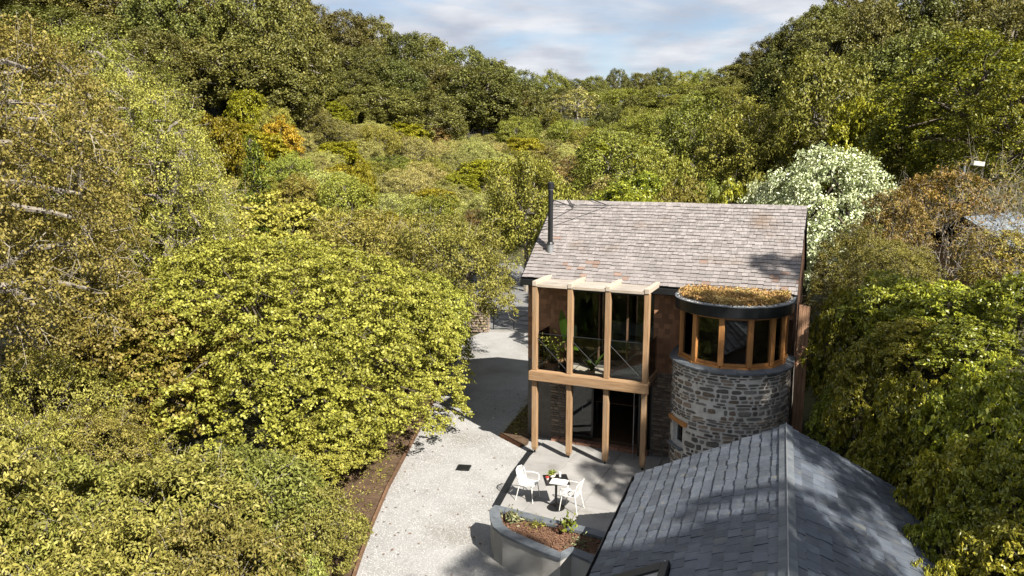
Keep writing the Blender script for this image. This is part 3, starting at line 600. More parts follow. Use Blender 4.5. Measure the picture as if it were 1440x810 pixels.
st = [rubble_block(random.Random(20 + i)) for i in range(8)]
items = []; z = .03
while z < ZL - .04:
    h = rr.choice((.055, .07, .085, .10, .13, .16)) * rr.uniform(.9, 1.1); s = rr.uniform(0, .1)
    h = min(h, ZL - z)
    while s < PER - .05:
        w = rr.choice((.12, .18, .22, .28, .34, .42)) * rr.uniform(.85, 1.15); hh = h * rr.uniform(.6, 1.0)
        if rr.random() < .93 and not (s + w > wn_s0 - .03 and s < wn_s1 + .03 and z + h > wn_z0 - .04 and z < wn_z1 + .13):
            (p, nn) = arc_at(TR_, s + w / 2); tz = Vector((-nn[1], nn[0], 0)); nv_ = Vector((nn[0], nn[1], 0))
            rot = frame(tz, Vector((0, 0, 1)), nv_) @ Matrix.Rotation(rr.gauss(0, .03), 3, 'Z')
            loc = Vector((p[0], p[1], z + h/2 + rr.uniform(-.008, .008))) + nv_ * rr.uniform(-.012, .002)
            px_ = (s - 2.3) ** 2 + (0 if z > .9 else 30) - w * 2; items.append((px_, TRS(loc, rot, (w - .035, max(.035, hh - .006), .055)), rr.randrange(8)))
        s += w
    z += h
items.sort(key=lambda t: t[0]); items = [(a, b) for _, a, b in items]
pa_, pb_ = [t for i, t in enumerate(items) if i % 7 not in (0, 3)], [t for i, t in enumerate(items) if i % 7 in (0, 3)]
pieces('stone', st, M['stone'], tw, pa_, 215, 'stone_field'); pieces('stone', st, M['stone_warm'], tw, pb_, 85, 'stone_field')
# little window in the tower
(pw0, nn0) = arc_at(TR_, (wn_s0 + wn_s1) / 2); nv_ = Vector((*nn0, 0)); tz = Vector((-nn0[1], nn0[0], 0)); WM = TRS(Vector((*pw0, 0)), frame(tz, nv_ * -1, Vector((0, 0, 1))))
ww = (wn_s1 - wn_s0) / 2
wf = MB(); y0 = .13
wf.box(-ww, -ww + .05, y0, y0 + .06, wn_z0, wn_z1).box(ww - .05, ww, y0, y0 + .06, wn_z0, wn_z1).box(-ww + .05, ww - .05, y0, y0 + .06, wn_z1 - .05, wn_z1).box(-ww + .05, ww - .05, y0, y0 + .06, wn_z0, wn_z0 + .05)
wobj = wf.build('window', M['white_frame'], tower, M=WM); MB().box(-ww + .05, ww - .05, y0 + .02, y0 + .03, wn_z0 + .05, wn_z1 - .05).build('pane', M['glass'], wobj)
MB().box(-ww - .12, ww + .16, -.05, .24, wn_z1 + .004, wn_z1 + .115).build('lintel', M['orange_oak'], tower, .01, M=WM)
MB().box(-ww - .05, ww + .05, -.10, .14, wn_z0 - .05, wn_z0 - .004).build('sill', M['coping'], tower, .008, M=WM)
# slate ledge in segments
nseg = 9
for i in range(nseg):
    a, b = i * PER / nseg + .006, (i + 1) * PER / nseg - .006; mb = MB(); ss = np.linspace(a, b, 7); R1, R0 = TR_ + .085, TR_ - .14
    for p, q in zip(ss[:-1], ss[1:]):
        pts = []
        for sv in (p, q):
            (c0, n0) = arc_at(TR_, sv); pts.append((c0, n0))
        (c0, n0), (c1, n1_) = pts
        P_ = lambda c, n_, o, z: (c[0] + n_[0] * o, c[1] + n_[1] * o, z)
        mb.add([P_(c0, n0, .085, ZL + .002), P_(c1, n1_, .085, ZL + .002), P_(c1, n1_, -.16, ZL + .002), P_(c0, n0, -.16, ZL + .002), P_(c0, n0, .085, ZL + .045), P_(c1, n1_, .085, ZL + .045), P_(c1, n1_, -.16, ZL + .10), P_(c0, n0, -.16, ZL + .10)],
               [(0,1,5,4),(1,2,6,5),(2,3,7,6),(3,0,4,7),(4,5,6,7),(3,2,1,0)])
    mb.build('ledge_slate', M['coping'], tower)
# timber windows round the top
WR, ZW0, ZW1 = TR_ - .19, ZL + .09, 4.73
PERW = 2 * VB + math.pi * WR
posts_s = [.10, .62, 1.30, 2.02, 2.74, 3.42, 4.05, 4.62, PERW - .10]
def radial(mb, s, w, d, z0, z1, r=WR, off=0):
    (c, nn) = arc_at(r, s); T = Vector((-nn[1], nn[0], 0)); Nn = Vector((*nn, 0)); c = Vector((*c, 0)) + Nn * off
    q = [c - T*w/2 - Nn*d/2, c + T*w/2 - Nn*d/2, c + T*w/2 + Nn*d/2, c - T*w/2 + Nn*d/2]
    return mb.prism([(v.x, v.y) for v in q], z0, z1)
for s in posts_s: radial(MB(), s, .135, .12, ZW0 + .05, ZW1).build('window_post', M['orange_oak'], tower, .008)
for a, b in zip(posts_s[:-1], posts_s[1:]):
    (pa, na), (pb, nb) = arc_at(WR, a), arc_at(WR, b); pa, pb = Vector((*pa, 0)), Vector((*pb, 0)); d = (pb - pa).normalized(); o = Vector((d.y, -d.x, 0))
    pa2, pb2 = pa + d * .06, pb - d * .06
    MB().beam(pa2 + Vector((0, 0, ZW1 - .05)), pb2 + Vector((0, 0, ZW1 - .05)), .055, .09).build('head_rail', M['orange_oak'], tower)
    w = MB().beam(pa2 + Vector((0, 0, ZW0 + .085)), pb2 + Vector((0, 0, ZW0 + .085)), .055, .07).build('bottom_rail', M['orange_oak'], tower)
    MB().beam(pa2 + Vector((0, 0, (ZW0 + ZW1) / 2)), pb2 + Vector((0, 0, (ZW0 + ZW1) / 2)), .01, ZW1 - ZW0 - .2).build('pane', M['glass'], w)
    MB().beam(pa + o * .02 + Vector((0, 0, ZW0 + .022)), pb + o * .02 + Vector((0, 0, ZW0 + .022)), .15, .045).build('timber_sill', M['orange_oak'], tower)
MB().prism(D(WR + .11, 40, VB + 1.2), ZW1 + .004, ZW1 + .06).build('soffit', M['dark_membrane'], tower)
RO = TR_ + .0
ring(RO - .06, RO, ZW1 - .02, 4.98).build('fascia', M['dark_membrane'], tower)
MB().prism(D(RO - .061, 40), ZW1 + .062, 4.90).build('roof_deck', M['soil'], tower)
ring(RO - .045, RO + .012, 4.983, 4.998).build('roof_trim', M['coping'], tower)
MB().prism(D(WR - .2, 30, VB - .01), 2.99, 3.05).build('room_floor', M['floor_wood'], tower)
# white pebble margin and sedum
def stuff_blobs(name, pts, smin, smax, m, parent, seed):
    rg = np.random.default_rng(seed); n = len(pts); ico = np.array([(1,0,0),(0,1,0),(-1,0,0),(0,-1,0)], float); s = rg.uniform(smin, smax, (n, 1)); V = np.zeros((n, 8, 3, 3))
    sc = rg.uniform(.7, 1.3, (n, 3)); yaw = rg.uniform(0, 6.28, n)
    def pt(v):
        v = np.asarray(v) * sc * s; x = v[:, 0] * np.cos(yaw) - v[:, 1] * np.sin(yaw); y = v[:, 0] * np.sin(yaw) + v[:, 1] * np.cos(yaw); return pts + np.stack([x, y, v[:, 2]], -1)
    for i in range(4):
        a, b = ico[i], ico[(i + 1) % 4]
        V[:, i, 0], V[:, i, 1], V[:, i, 2] = pt(a), pt(b), pt((0, 0, .75)); V[:, 4 + i, 0], V[:, 4 + i, 1], V[:, 4 + i, 2] = pt(b), pt(a), pt((0, 0, -.75))
    o = link(name, np_mesh(name, V.reshape(-1, 3), 3, m), parent); o['kind'] = 'stuff'; return o
rg = np.random.default_rng(11); pp = []
for i in range(1500):
    s = rg.uniform(0, PER); (c, nn) = arc_at(RO - .10, s * (2 * VB + math.pi * (RO - .1)) / PER); o = rg.uniform(-.14, .045); pp.append((c[0] + nn[0] * o, c[1] + nn[1] * o, 4.975 + rg.uniform(0, .03)))
stuff_blobs('pebble_margin', np.array(pp), .014, .032, M['white_pebble'], tower, 4)

# ------------------------------------------------------------------ foliage generator
def unit(v): return v / (np.linalg.norm(v, axis=-1, keepdims=True) + 1e-9)
def leaf_verts(rg, C, Nn, L, aspect, shape=4, fold=.18):
    n = len(C); t = rg.normal(size=(n, 3)); t = unit(t - Nn * (t * Nn).sum(-1, keepdims=True)); b = np.cross(Nn, t); L = L[:, None]; Wd = L * aspect
    if shape == 4: V = np.stack([C - t*L*.5, C + b*Wd*.5 + Nn*L*fold*.4, C + t*L*.5 - Nn*L*fold, C - b*Wd*.5 + Nn*L*fold*.4], 1)
    else: V = np.stack([C - t*L*.5, C - t*L*.2 + b*Wd*.45 + Nn*L*fold*.4, C + t*L*.22 + b*Wd*.42 + Nn*L*fold*.2, C + t*L*.5 - Nn*L*fold, C + t*L*.22 - b*Wd*.42 + Nn*L*fold*.2, C - t*L*.2 - b*Wd*.45 + Nn*L*fold*.4], 1)
    return V
def wood_mesh(name, segs, m, sides=4):
    """segs: list of (p0, p1, r0, r1)"""
    P0 = np.array([s[0] for s in segs], float); P1 = np.array([s[1] for s in segs], float); r0 = np.array([s[2] for s in segs])[:, None]; r1 = np.array([s[3] for s in segs])[:, None]
    d = unit(P1 - P0); ref = np.where(np.abs(d[:, 2:3]) < .9, np.array([[0, 0, 1.]]), np.array([[1., 0, 0]])); a = unit(np.cross(d, ref)); b = np.cross(d, a); fs = []
    rings0 = [P0 + (a * math.cos(2*math.pi*k/sides) + b * math.sin(2*math.pi*k/sides)) * r0 for k in range(sides)]; rings1 = [P1 + (a * math.cos(2*math.pi*k/sides) + b * math.sin(2*math.pi*k/sides)) * r1 for k in range(sides)]
    Q = np.stack([np.stack([rings0[k], rings0[(k+1) % sides], rings1[(k+1) % sides], rings1[k]], 1) for k in range(sides)], 1)
    return np_mesh(name, Q.reshape(-1, 3), 4, m)
def bent(rg, p, q, r0, r1, n=4, wob=.12):
    p, q = np.array(p, float), np.array(q, float); L = np.linalg.norm(q - p); out = []; prev = p; 
    for i in range(1, n + 1):
        t = i / n; c = p + (q - p) * t + (rg.normal(size=3) * wob * L / n if i < n else 0); c = c + np.array([0, 0, .10 * L * math.sin(math.pi * t)]) * (1 if i < n else 0)
        out.append((prev, c, r0 + (r1 - r0) * (i - 1) / n, r0 + (r1 - r0) * t)); prev = c
    return out
def make_tree(seed, lobes, nclump, nleaf, leaf, clump_r, leafmat, barkmat, aspect=.6, shape=4, up=.8, flat=.7, trunk=None, stems=1, tr=.18, twigs=0, twig_len=.6, droop=0, zmin=-.55, sizevar=.35, shell=(.70, 1.04), twigmat=None, outw=.5, rndn=.5, cull=.5):
    """returns (trunk mesh, crown mesh): lobes (cx,cy,cz,rx,ry,rz) carry clumps of leaves"""
    rg = np.random.default_rng(seed); lobes = np.array(lobes, float); area = (lobes[:, 3] * lobes[:, 4] + lobes[:, 3] * lobes[:, 5] + lobes[:, 4] * lobes[:, 5]); pr = area / area.sum()
    li = rg.choice(len(lobes), nclump * 2, p=pr); d = unit(rg.normal(size=(nclump * 2, 3))); lb = lobes[li]; rad = rg.uniform(*shell, nclump * 2)[:, None]
    C = lb[:, :3] + d * lb[:, 3:] * rad; keep = d[:, 2] > zmin
    inside = np.zeros(len(C), bool)
    for j, l in enumerate(lobes): inside |= (((C - l[:3]) / l[3:]) ** 2).sum(-1) < cull
    keep &= ~inside; C = C[keep][:nclump]; d = d[keep][:nclump]; li = li[keep][:nclump]; n = len(C); C[:, 2] = np.maximum(C[:, 2], .12)
    cn = unit(d / lobes[li][:, 3:] * lobes[li][:, 3:].mean(1, keepdims=True))
    # leaves
    m = n * nleaf; ci = np.repeat(np.arange(n), nleaf); crs = clump_r * rg.uniform(.6, 1.35, n)
    off = unit(rg.normal(size=(m, 3))) * (rg.uniform(0, 1, (m, 1)) ** .45) * crs[ci][:, None]; nrm = cn[ci]
    # flatten clump along its facing axis (between outward and up)
    ax = unit(nrm * .5 + np.array([0, 0, .8])); off = off - ax * (off * ax).sum(-1, keepdims=True) * (1 - flat * .6)
    if droop: off[:, 2] -= droop * np.abs(rg.normal(size=m)) * crs[ci]
    P = C[ci] + off; N_ = unit(nrm * outw + np.array([0, 0, up]) + rg.normal(size=(m, 3)) * rndn)
    L = leaf * (1 + sizevar * rg.uniform(-1, 1, m)); V = leaf_verts(rg, P, N_, L, aspect, shape)
    rnd = np.clip(rg.normal(.5, .22, m), 0, 1); clp = rg.uniform(0, 1, n)[ci]
    crown = np_mesh('crown', V.reshape(-1, 3), shape, leafmat, {'rnd': rnd, 'clp': clp})
    # wood
    segs = []; trunk = trunk or [(0, 0, -.6), (0, 0, lobes[:, 2].mean() * .9)]
    tops = []
    for sidx in range(stems):
        a = 2 * math.pi * sidx / stems + rg.uniform(0, .5); o = np.array([math.cos(a), math.sin(a), 0]) * (tr * 1.4 if stems > 1 else 0)
        p, q = np.array(trunk[0]) + o, np.array(trunk[-1]) + o * (5 if stems > 1 else 1) + np.append(rg.normal(size=2) * .12, 0); ss = bent(rg, p, q, tr, tr * .55, 6, .10); segs += ss; tops += [(x[1], x[3]) for x in ss[2:]]
    for l in lobes:
        k = int(np.argmin([np.linalg.norm((l[:3] - t[0]) * [1, 1, 1.6]) - .15 * t[0][2] for t in tops])); ss = bent(rg, tops[k][0], l[:3] + [0, 0, l[5] * .2], tops[k][1] * .6, tr * .16, 4, .14); segs += ss
    big = wood_mesh('trunk', segs, barkmat, 6)
    if twigs:
        tg = []; pick = rg.choice(n, min(twigs, n), replace=False)
        for i in pick:
            c0 = lobes[li[i], :3]; p = c0 + (C[i] - c0) * rg.uniform(.5, .8); q = C[i] + cn[i] * twig_len * rg.uniform(-.1, .3) + rg.normal(size=3) * twig_len * .22; q[2] -= droop * twig_len * .6
            md = (p + q) / 2 + rg.normal(size=3) * twig_len * .14; w = .006 + tr * .028; tg += [(p, md, w, w * .7), (md, q, w * .7, w * .3)]
            for _ in range(3): e = md + (q - md) * rg.uniform(-.2, .9); tg.append((e, e + (q - p) * .22 + rg.normal(size=3) * twig_len * .2, w * .5, w * .2))
        return big, crown, wood_mesh('twigs', tg, twigmat or barkmat, 3)
    return big, crown, None
def ball_lobes(seed, n, R0, H, z0, lr, flat=.85, dome=True):
    """lobe positions filling a dome shaped crown of radius R0 from z0 to H"""
    rg = np.random.default_rng(seed); out = [(0, 0, (z0 + H) / 2, R0 * .62, R0 * .62, (H - z0) * .46)]; cz = z0 + (H - z0) * .42
    for i in range(n):
        g_ = (i + .5) / n; t = math.acos(1 - g_ * 1.25); a = i * 2.399963 + rg.uniform(-.3, .3); rr0 = rg.uniform(.62, .82)
        r = lr * rg.uniform(.75, 1.25); x = R0 * rr0 * math.sin(t) * math.cos(a); y = R0 * rr0 * math.sin(t) * math.sin(a); zc = cz + (H - cz) * .80 * math.cos(t) if math.cos(t) > 0 else cz + (cz - z0) * .8 * math.cos(t)
        out.append((x, y, zc, r, r * rg.uniform(.85, 1.15), r * flat))
    return out
def dome_lobes(seed, n, R0, H, lr, power=3.5):
    rg = np.random.default_rng(seed); out = [(0, 0, H * .45, R0 * .6, R0 * .6, H * .4)]
    for i in range(n):
        r = R0 * math.sqrt((i + .5) / n); a = i * 2.399963 + rg.uniform(-.25, .25); q = lr * rg.uniform(.75, 1.3); zt = H * max(.12, (1 - (r / (R0 * 1.06)) ** power)) ** .6; r *= rg.uniform(.93, 1.0)
        out.append((r * math.cos(a), r * math.sin(a), max(.7, zt - q * .8 + rg.uniform(-.25, .2)), q, q, q * .75))
    return out
PROTO = {}
def proto(kind, name, height, radius, meshes): PROTO.setdefault(kind, []).append((name, height, radius, meshes))
# far oaks (height about 12)
for i in range(4):
    hb = 12; proto('oak', 'oak_tree', hb, 5.4, make_tree(100 + i, ball_lobes(100 + i, 26, 5.0, 12 - .9, 1.4, 1.5 + .15 * i, flat=1.0), 540, 66, .20, .60, LF['oak'], M['bark'], aspect=.7, up=.5, flat=1.5, rndn=.6, zmin=-.8, tr=.36, twigs=50 if i % 2 else 20, twig_len=1.3, twigmat=M['twig_pale'] if i % 2 else M['bark_dark']))
for i in range(3):
    proto('olive', 'broadleaf_tree', 9, 4.2, make_tree(130 + i, ball_lobes(130 + i, 17, 3.9, 9 - .7, .9, 1.4), 480, 60, .165, .50, LF['olive'], M['bark'], aspect=.6, up=.5, flat=1.5, rndn=.6, zmin=-.8, tr=.24, twigs=60, twig_len=1.1, twigmat=M['bark']))
for i in range(4):
    proto('scrub', 'willow_scrub', 4.6, 2.9, make_tree(150 + i, ball_lobes(150 + i, 14, 2.7, 4.6 - .35, .3, .95), 420, 52, .11, .36, LF['scrub'], M['bark'], aspect=.42, stems=4, tr=.07, twigs=150, twig_len=.8, twigmat=M['twig_pale'], up=.6, rndn=.8))
for i in range(2):
    proto('brown', 'brownish_scrub', 4.6, 2.6, make_tree(170 + i, ball_lobes(170 + i, 12, 2.4, 4.6 - .3, .3, .85), 330, 40, .14, .38, LF['brown'], M['bark'], aspect=.5, stems=3, tr=.07, twigs=150, twig_len=.8, twigmat=M['twig_pale']))
for i in range(2):
    proto('lime', 'yellow_green_shrub', 4.5, 2.4, make_tree(180 + i, ball_lobes(180 + i, 13, 2.2, 4.5 - .3, .3, .8), 360, 40, .15, .36, LF['lime'], M['bark_dark'], aspect=.6, stems=3, tr=.07))
proto('gold', 'golden_shrub', 4.5, 2.3, make_tree(190, ball_lobes(190, 13, 2.1, 4.2, .3, .8), 340, 40, .15, .34, LF['gold'], M['bark_dark'], aspect=.5, stems=3, tr=.07))
proto('purple', 'purple_leaved_shrub', 4.5, 2.3, make_tree(191, ball_lobes(191, 12, 2.1, 4.2, .3, .8), 300, 40, .17, .36, LF['purple'], M['bark_dark'], aspect=.6, stems=2, tr=.08))
cl = []
for k in range(13):
    rk = 1.95 * (1 - k / 13.6); nk = max(1, 6 - k // 3)
    for j in range(nk): t = j * 2 * math.pi / nk + k * 1.1; cl.append((rk * .62 * math.cos(t), rk * .62 * math.sin(t), .55 + .49 * k, .28 + rk * .34, .28 + rk * .34, .34))
proto('conifer', 'dark_conifer', 7.0, 2.1, make_tree(192, cl, 620, 46, .15, .36, LF['conifer'], M['bark_dark'], aspect=.35, trunk=[(0, 0, -.4), (0, 0, 6.6)], tr=.13, up=.7, flat=.6, cull=.0))
proto('flower', 'blossoming_tree', 8.0, 3.6, make_tree(193, ball_lobes(193, 22, 3.3, 7.5, 1.0, 1.15), 820, 44, .125, .36, LF['flower'], M['bark_dark'], aspect=.5, tr=.2, stems=2, rndn=.75))
proto('pale_bare', 'half_bare_tree', 8.0, 3.0, make_tree(194, ball_lobes(194, 12, 2.6, 7.6, 2.0, 1.1), 110, 30, .2, .5, LF['scrub'], M['twig_pale'], aspect=.5, tr=.16, twigs=100, twig_len=1.6, twigmat=M['twig_pale']))
# hazel with wide tiered crown
hz = dome_lobes(201, 56, 5.6, 6.1, 1.25) + [(5.2*math.cos(t), 5.2*math.sin(t), 1.6 + .5 * math.sin(3 * t), 1.15, 1.15, 1.0) for t in np.linspace(0, 6.28, 22)]
proto('hazel', 'hazel_thicket', 6.3, 6.5, make_tree(201, hz, 5200, 42, .072, .225, LF['hazel'], M['bark_dark'], aspect=.85, stems=6, tr=.09, up=.9, flat=.35, outw=.45, rndn=.85, twigs=110, twig_len=.6, twigmat=M['bark']))
proto('hazel_small', 'hazel_bush', 5.0, 3.3, make_tree(202, ball_lobes(202, 16, 2.9, 4.7, .4, 1.0, flat=.75), 1300, 30, .09, .24, LF['hazel'], M['bark_dark'], aspect=.8, stems=4, tr=.07, up=.7, flat=.4, twigs=80, twig_len=.7, twigmat=M['bark']))
proto('feather', 'feathery_bush', 5.0, 3.3, make_tree(203, ball_lobes(203, 16, 2.9, 4.7, .4, 1.0, flat=.75), 1200, 32, .085, .27, LF['birch'], M['bark_dark'], aspect=.45, stems=4, tr=.07, up=.7, flat=.4, twigs=160, twig_len=.8, twigmat=M['twig_pale']))
# birches: tall, loose, pale branches
for i in range(2):
    bl = ball_lobes(210 + i, 26, 3.7, 12.0, 1.4, 1.25, flat=.95) + [(1.7*math.cos(k*2.4), 1.7*math.sin(k*2.4), 2.2 + k*.9, 1.2, 1.2, 1.0) for k in range(9)]
    proto('birch', 'birch_tree', 12.6, 4.6, make_tree(210 + i, bl, 1750, 58, .070, .33, LF['birch'], M['bark'], aspect=.7, tr=.24, trunk=[(0, 0, -.5), (.3, .2, 10.0)], stems=2, twigs=330, twig_len=1.0, twigmat=M['twig_pale'], droop=.35, up=.7, rndn=.7, shell=(.55, 1.08)))
# sallow shrubs in the foreground
for i in range(2):
    proto('sallow', 'sallow_shrub', 3.6, 2.5, make_tree(220 + i, ball_lobes(220 + i, 16, 2.3, 3.3, .2, .75), 900, 34, .102, .26, LF['sallow'], M['bark'], aspect=.40, shape=6, stems=5, tr=.05, twigs=110, twig_len=.7, twigmat=M['twig_pale'], up=.6, flat=1.0, rndn=.75))
# laurels
for i in range(2):
    proto('laurel', 'laurel_bush', 3.8, 2.5, make_tree(230 + i, ball_lobes(230 + i, 13, 2.15, 3.5, .2, .62), 640, 22, .135, .21, LF['laurel'], M['bark_dark'], aspect=.42, shape=6, stems=4, tr=.05, up=.55, flat=.6, rndn=.6, twigs=60, twig_len=.5, twigmat=M['bark']))
proto('orange', 'orange_tinted_shrub', 4.0, 2.6, make_tree(240, ball_lobes(240, 14, 2.3, 3.7, .3, .85), 420, 34, .11, .32, LF['orange'], M['bark'], aspect=.5, stems=4, tr=.06, twigs=220, twig_len=.9, twigmat=M['twig_pale']))
proto('twiggy', 'bare_twiggy_shrub', 3.5, 2.2, make_tree(241, ball_lobes(241, 12, 2.0, 3.2, .3, .8), 110, 10, .10, .3, LF['orange'], M['bark'], aspect=.5, stems=5, tr=.05, twigs=110, twig_len=1.0, twigmat=M['twig_pale']))
proto('tall_lime', 'yellow_green_tree', 13.0, 4.4, make_tree(250, ball_lobes(250, 26, 4.0, 12.3, 1.0, 1.35), 1150, 44, .15, .44, LF['sunlit'], M['bark_dark'], aspect=.6, tr=.25, up=.6, flat=1.0, shell=(.55, 1.1)))
proto('shade', 'evergreen_tree', 9.0, 3.3, make_tree(260, ball_lobes(260, 18, 3.0, 8.5, 2.2, 1.2), 560, 34, .2, .42, LF['laurel'], M['bark_dark'], aspect=.55, tr=.2))
pl_ = [(2.0 * math.cos(k * 2.4) * (.3 + .7 * (k % 3) / 2), 2.0 * math.sin(k * 2.4) * (.3 + .7 * (k % 3) / 2), 9.6 + .32 * (k % 9), 1.05, 1.05, .55) for k in range(18)]
proto('pine', 'pine_tree', 13.0, 3.0, make_tree(270, pl_, 420, 40, .17, .42, LF['conifer'], M['bark_dark'], aspect=.4, tr=.24, trunk=[(0, 0, -.6), (.2, .1, 11.5)]))
USED = {}
trng = random.Random(99)
def tree(kind, x, y, ztop, label, cat='tree', group=None, width=None, var=None, sink=0.0):
    pl = PROTO[kind]; name, h0, r0, (tm_, cm, tg) = pl[trng.randrange(len(pl)) if var is None else var]
    g0 = float(ground_z(x, y)) - .05 - sink; h = max(1.2, ztop - g0); s = h / h0; sx = (width / 2 / r0) if width else s * trng.uniform(.92, 1.12)
    e = empty(name, (x, y, g0), trng.uniform(0, 6.28)); e.scale = (sx, sx, s)
    tag(e, label, cat, group)
    link('trunk', tm_, e); link('crown', cm, e)
    if tg: link('twigs', tg, e)['kind'] = 'stuff'
    return e
def ptree(kind, px, py, Y, label, cat='tree', group=None, wpx=None, **k):
    x, y, z = gd(px, py, Y); return tree(kind, x, y, z, label, cat, group, width=wpx * Y / F if wpx else None, **k)

# sedum on the tower roof
pts = []; rg = np.random.default_rng(12)
while len(pts) < 2100:
    x, y = rg.uniform(-RO, RO), rg.uniform(-RO, VB)
    r = math.hypot(x, min(y, 0)); 
    if r < RO - .15 and abs(x) < RO - .14: pts.append((x, y))
pts = np.array(pts); hgt = .06 + .05 * np.sin(pts[:, 0] * 3.1 + 1) * np.cos(pts[:, 1] * 2.7) + .03 * np.sin(pts[:, 0] * 9) * np.sin(pts[:, 1] * 8)
C = np.repeat(np.c_[pts, 4.92 + hgt * .6], 9, 0); m_ = len(C); C = C + rg.normal(size=(m_, 3)) * [.04, .04, .04]; C[:, 2] = np.maximum(C[:, 2] + .11, 4.95)
V = leaf_verts(rg, C, unit(rg.normal(size=(m_, 3)) + [0, 0, .5]), rg.uniform(.04, .09, m_), .45)
big = .5 + .5 * np.sin(C[:, 0] * 2.3 + 2 * C[:, 1] + .7) * np.cos(C[:, 1] * 3.1 - C[:, 0])
o = link('sedum', np_mesh('sedum', V.reshape(-1, 3), 4, LF['sedum'], {'rnd': np.clip(big * .7 + rg.uniform(-.1, .4, m_), 0, 1), 'clp': rg.uniform(0, 1, m_)}), tower); o['kind'] = 'stuff'

# ------------------------------------------------------------------ outbuilding in front
GU, GV, GZR = 7.02, -4.0, 3.25; GL = 7.2; hw = 2.92; GZE = GZR - hw * .50; skew = -.035
ob = empty('outbuilding', (*h2w(GU, GV), 0), -A + .07)
tag(ob, 'low outbuilding with blue grey slate roof in front of the stone tower', 'outbuilding')
MB().box(-hw + .22, hw - .62, -GL + .15, -.15, 0, GZE - .02).build('wall', M['render'], ob)
MB().add([(-hw + .23, -.16, GZE - .02), (hw - .63, -.16, GZE - .02), (0, -.16, GZR - .12), (-hw + .23, -.30, GZE - .02), (hw - .63, -.30, GZE - .02), (0, -.30, GZR - .12)], [(0, 1, 2), (5, 4, 3), (0, 2, 5, 3), (1, 4, 5, 2), (0, 3, 4, 1)]).build('gable', M['render'], ob)
rf = MB(); SLg = math.hypot(hw, GZR - GZE)
for s in (-1, 1):
    w_ = 1.0 if s < 0 else .86; q = [(0, -GL, GZR - .02), (0, 0, GZR - .02), (s*hw*w_, 0, GZR - .02 - (GZR - GZE) * w_), (s*hw*w_, -GL, GZR - .02 - (GZR - GZE) * w_)]; rf.add(q + [(x, y, z - .09) for x, y, z in q], [(0,1,2,3),(7,6,5,4),(1,5,6,2),(2,6,7,3),(3,7,4,0)])
groof = rf.build('roof', M['slate_core'], ob)
items = []; RLY0, RLY1, RLX0, RLX1 = -6.0, -4.66, -2.62, -1.62         # rooflight opening
for s in (-1, 1):
    eu = Vector((-s * hw / SLg, 0, (GZR - GZE) / SLg)); ey = Vector((0, -s * -1.0, 0)); ex = eu.cross(Vector((0, 0, 1))).normalized(); en = ex.cross(eu) ; 
    if en.z < 0: ex = -ex; en = ex.cross(eu)
    nrow = 15; gg = SLg / nrow
    for r in range(0 if s < 0 else 2, nrow):
        y = -rr.uniform(0, .25) if r % 2 else 0.0
        y0 = .02
        first = True
        yy = y0
        while yy > -GL:
            w = (.125 if (r % 2 and first) else .25) + rr.uniform(-.006, .006); first = False; c = yy - w / 2; yy -= w
            p = Vector((s * hw * 1.012, c, GZE - .035)) + eu * (r * gg) + en * .012
            if s < 0 and RLY0 - .02 < c < RLY1 + .02 and RLX0 - .02 < p.x + gg * .6 < RLX1 + .05: continue
            Mx = TRS(p + eu * rr.gauss(0, .007), frame(ex, eu, en) @ Matrix.Rotation(rr.gauss(0, .006), 3, 'Z'), (w - .012, gg * 1.2, rr.uniform(.022, .040)))
            vis = c > -5.6 and not (s > 0 and r < 4)
            items.append(((0 if s < 0 else 1) * .8 + (-c) * .25 + (0 if vis else 50) , Mx, 0))
items.sort(key=lambda t: t[0]); items = [(a, b) for _, a, b in items]
pieces('slate', [tm], M['slate'], groof, items, 300, 'slate_field')
n = 16
for i in range(n):
    y1, y0 = -i * GL / n, -(i + 1) * GL / n + .006
    for s in (-1, 1): MB().add([(0 if s < 0 else .0015, y0, GZR + .045), (0 if s < 0 else .0015, y1, GZR + .045), (s*.125, y1, GZR - .015), (s*.125, y0, GZR - .015), (0 if s < 0 else .0015, y0, GZR + .015), (0 if s < 0 else .0015, y1, GZR + .015), (s*.125, y1, GZR - .04), (s*.125, y0, GZR - .04)], [(0,1,2,3),(7,6,5,4),(2,6,7,3),(0,3,7,4),(1,5,6,2),(0,4,5,1)]).build('ridge_slate', M['coping'], groof)
MB().tube([(0, -GL, GZR + .052), (0, .01, GZR + .052)], .012, 6).build('ridge_roll', M['steel'], groof)
for s in (-1,):
    gt = MB(); prof = [(math.cos(t) * .065, math.sin(t) * .065) for t in np.linspace(math.pi, 2 * math.pi, 9)]
    vs_ = [(s * (hw + .075) + a, y, GZE - .06 + b) for y in (-GL, .04) for a, b in prof] + [(s * (hw + .075) + a * .86, y, GZE - .06 + b * .86) for y in (-GL, .04) for a, b in prof]
    fs = [(i, i + 1, 10 + i, 9 + i) for i in range(8)] + [(18 + i, 27 + i, 28 + i, 19 + i) for i in range(8)] + [(0, 9, 27, 18), (8, 26, 35, 17)] + [(9 + i, 10 + i, 28 + i, 27 + i) for i in range(8)]
    gt.add(vs_, fs).build('gutter', M['black'], ob)
MB().box(-hw - .03, -hw + .0, -GL, .02, GZE - .17, GZE - .045).build('fascia', M['black'], ob)
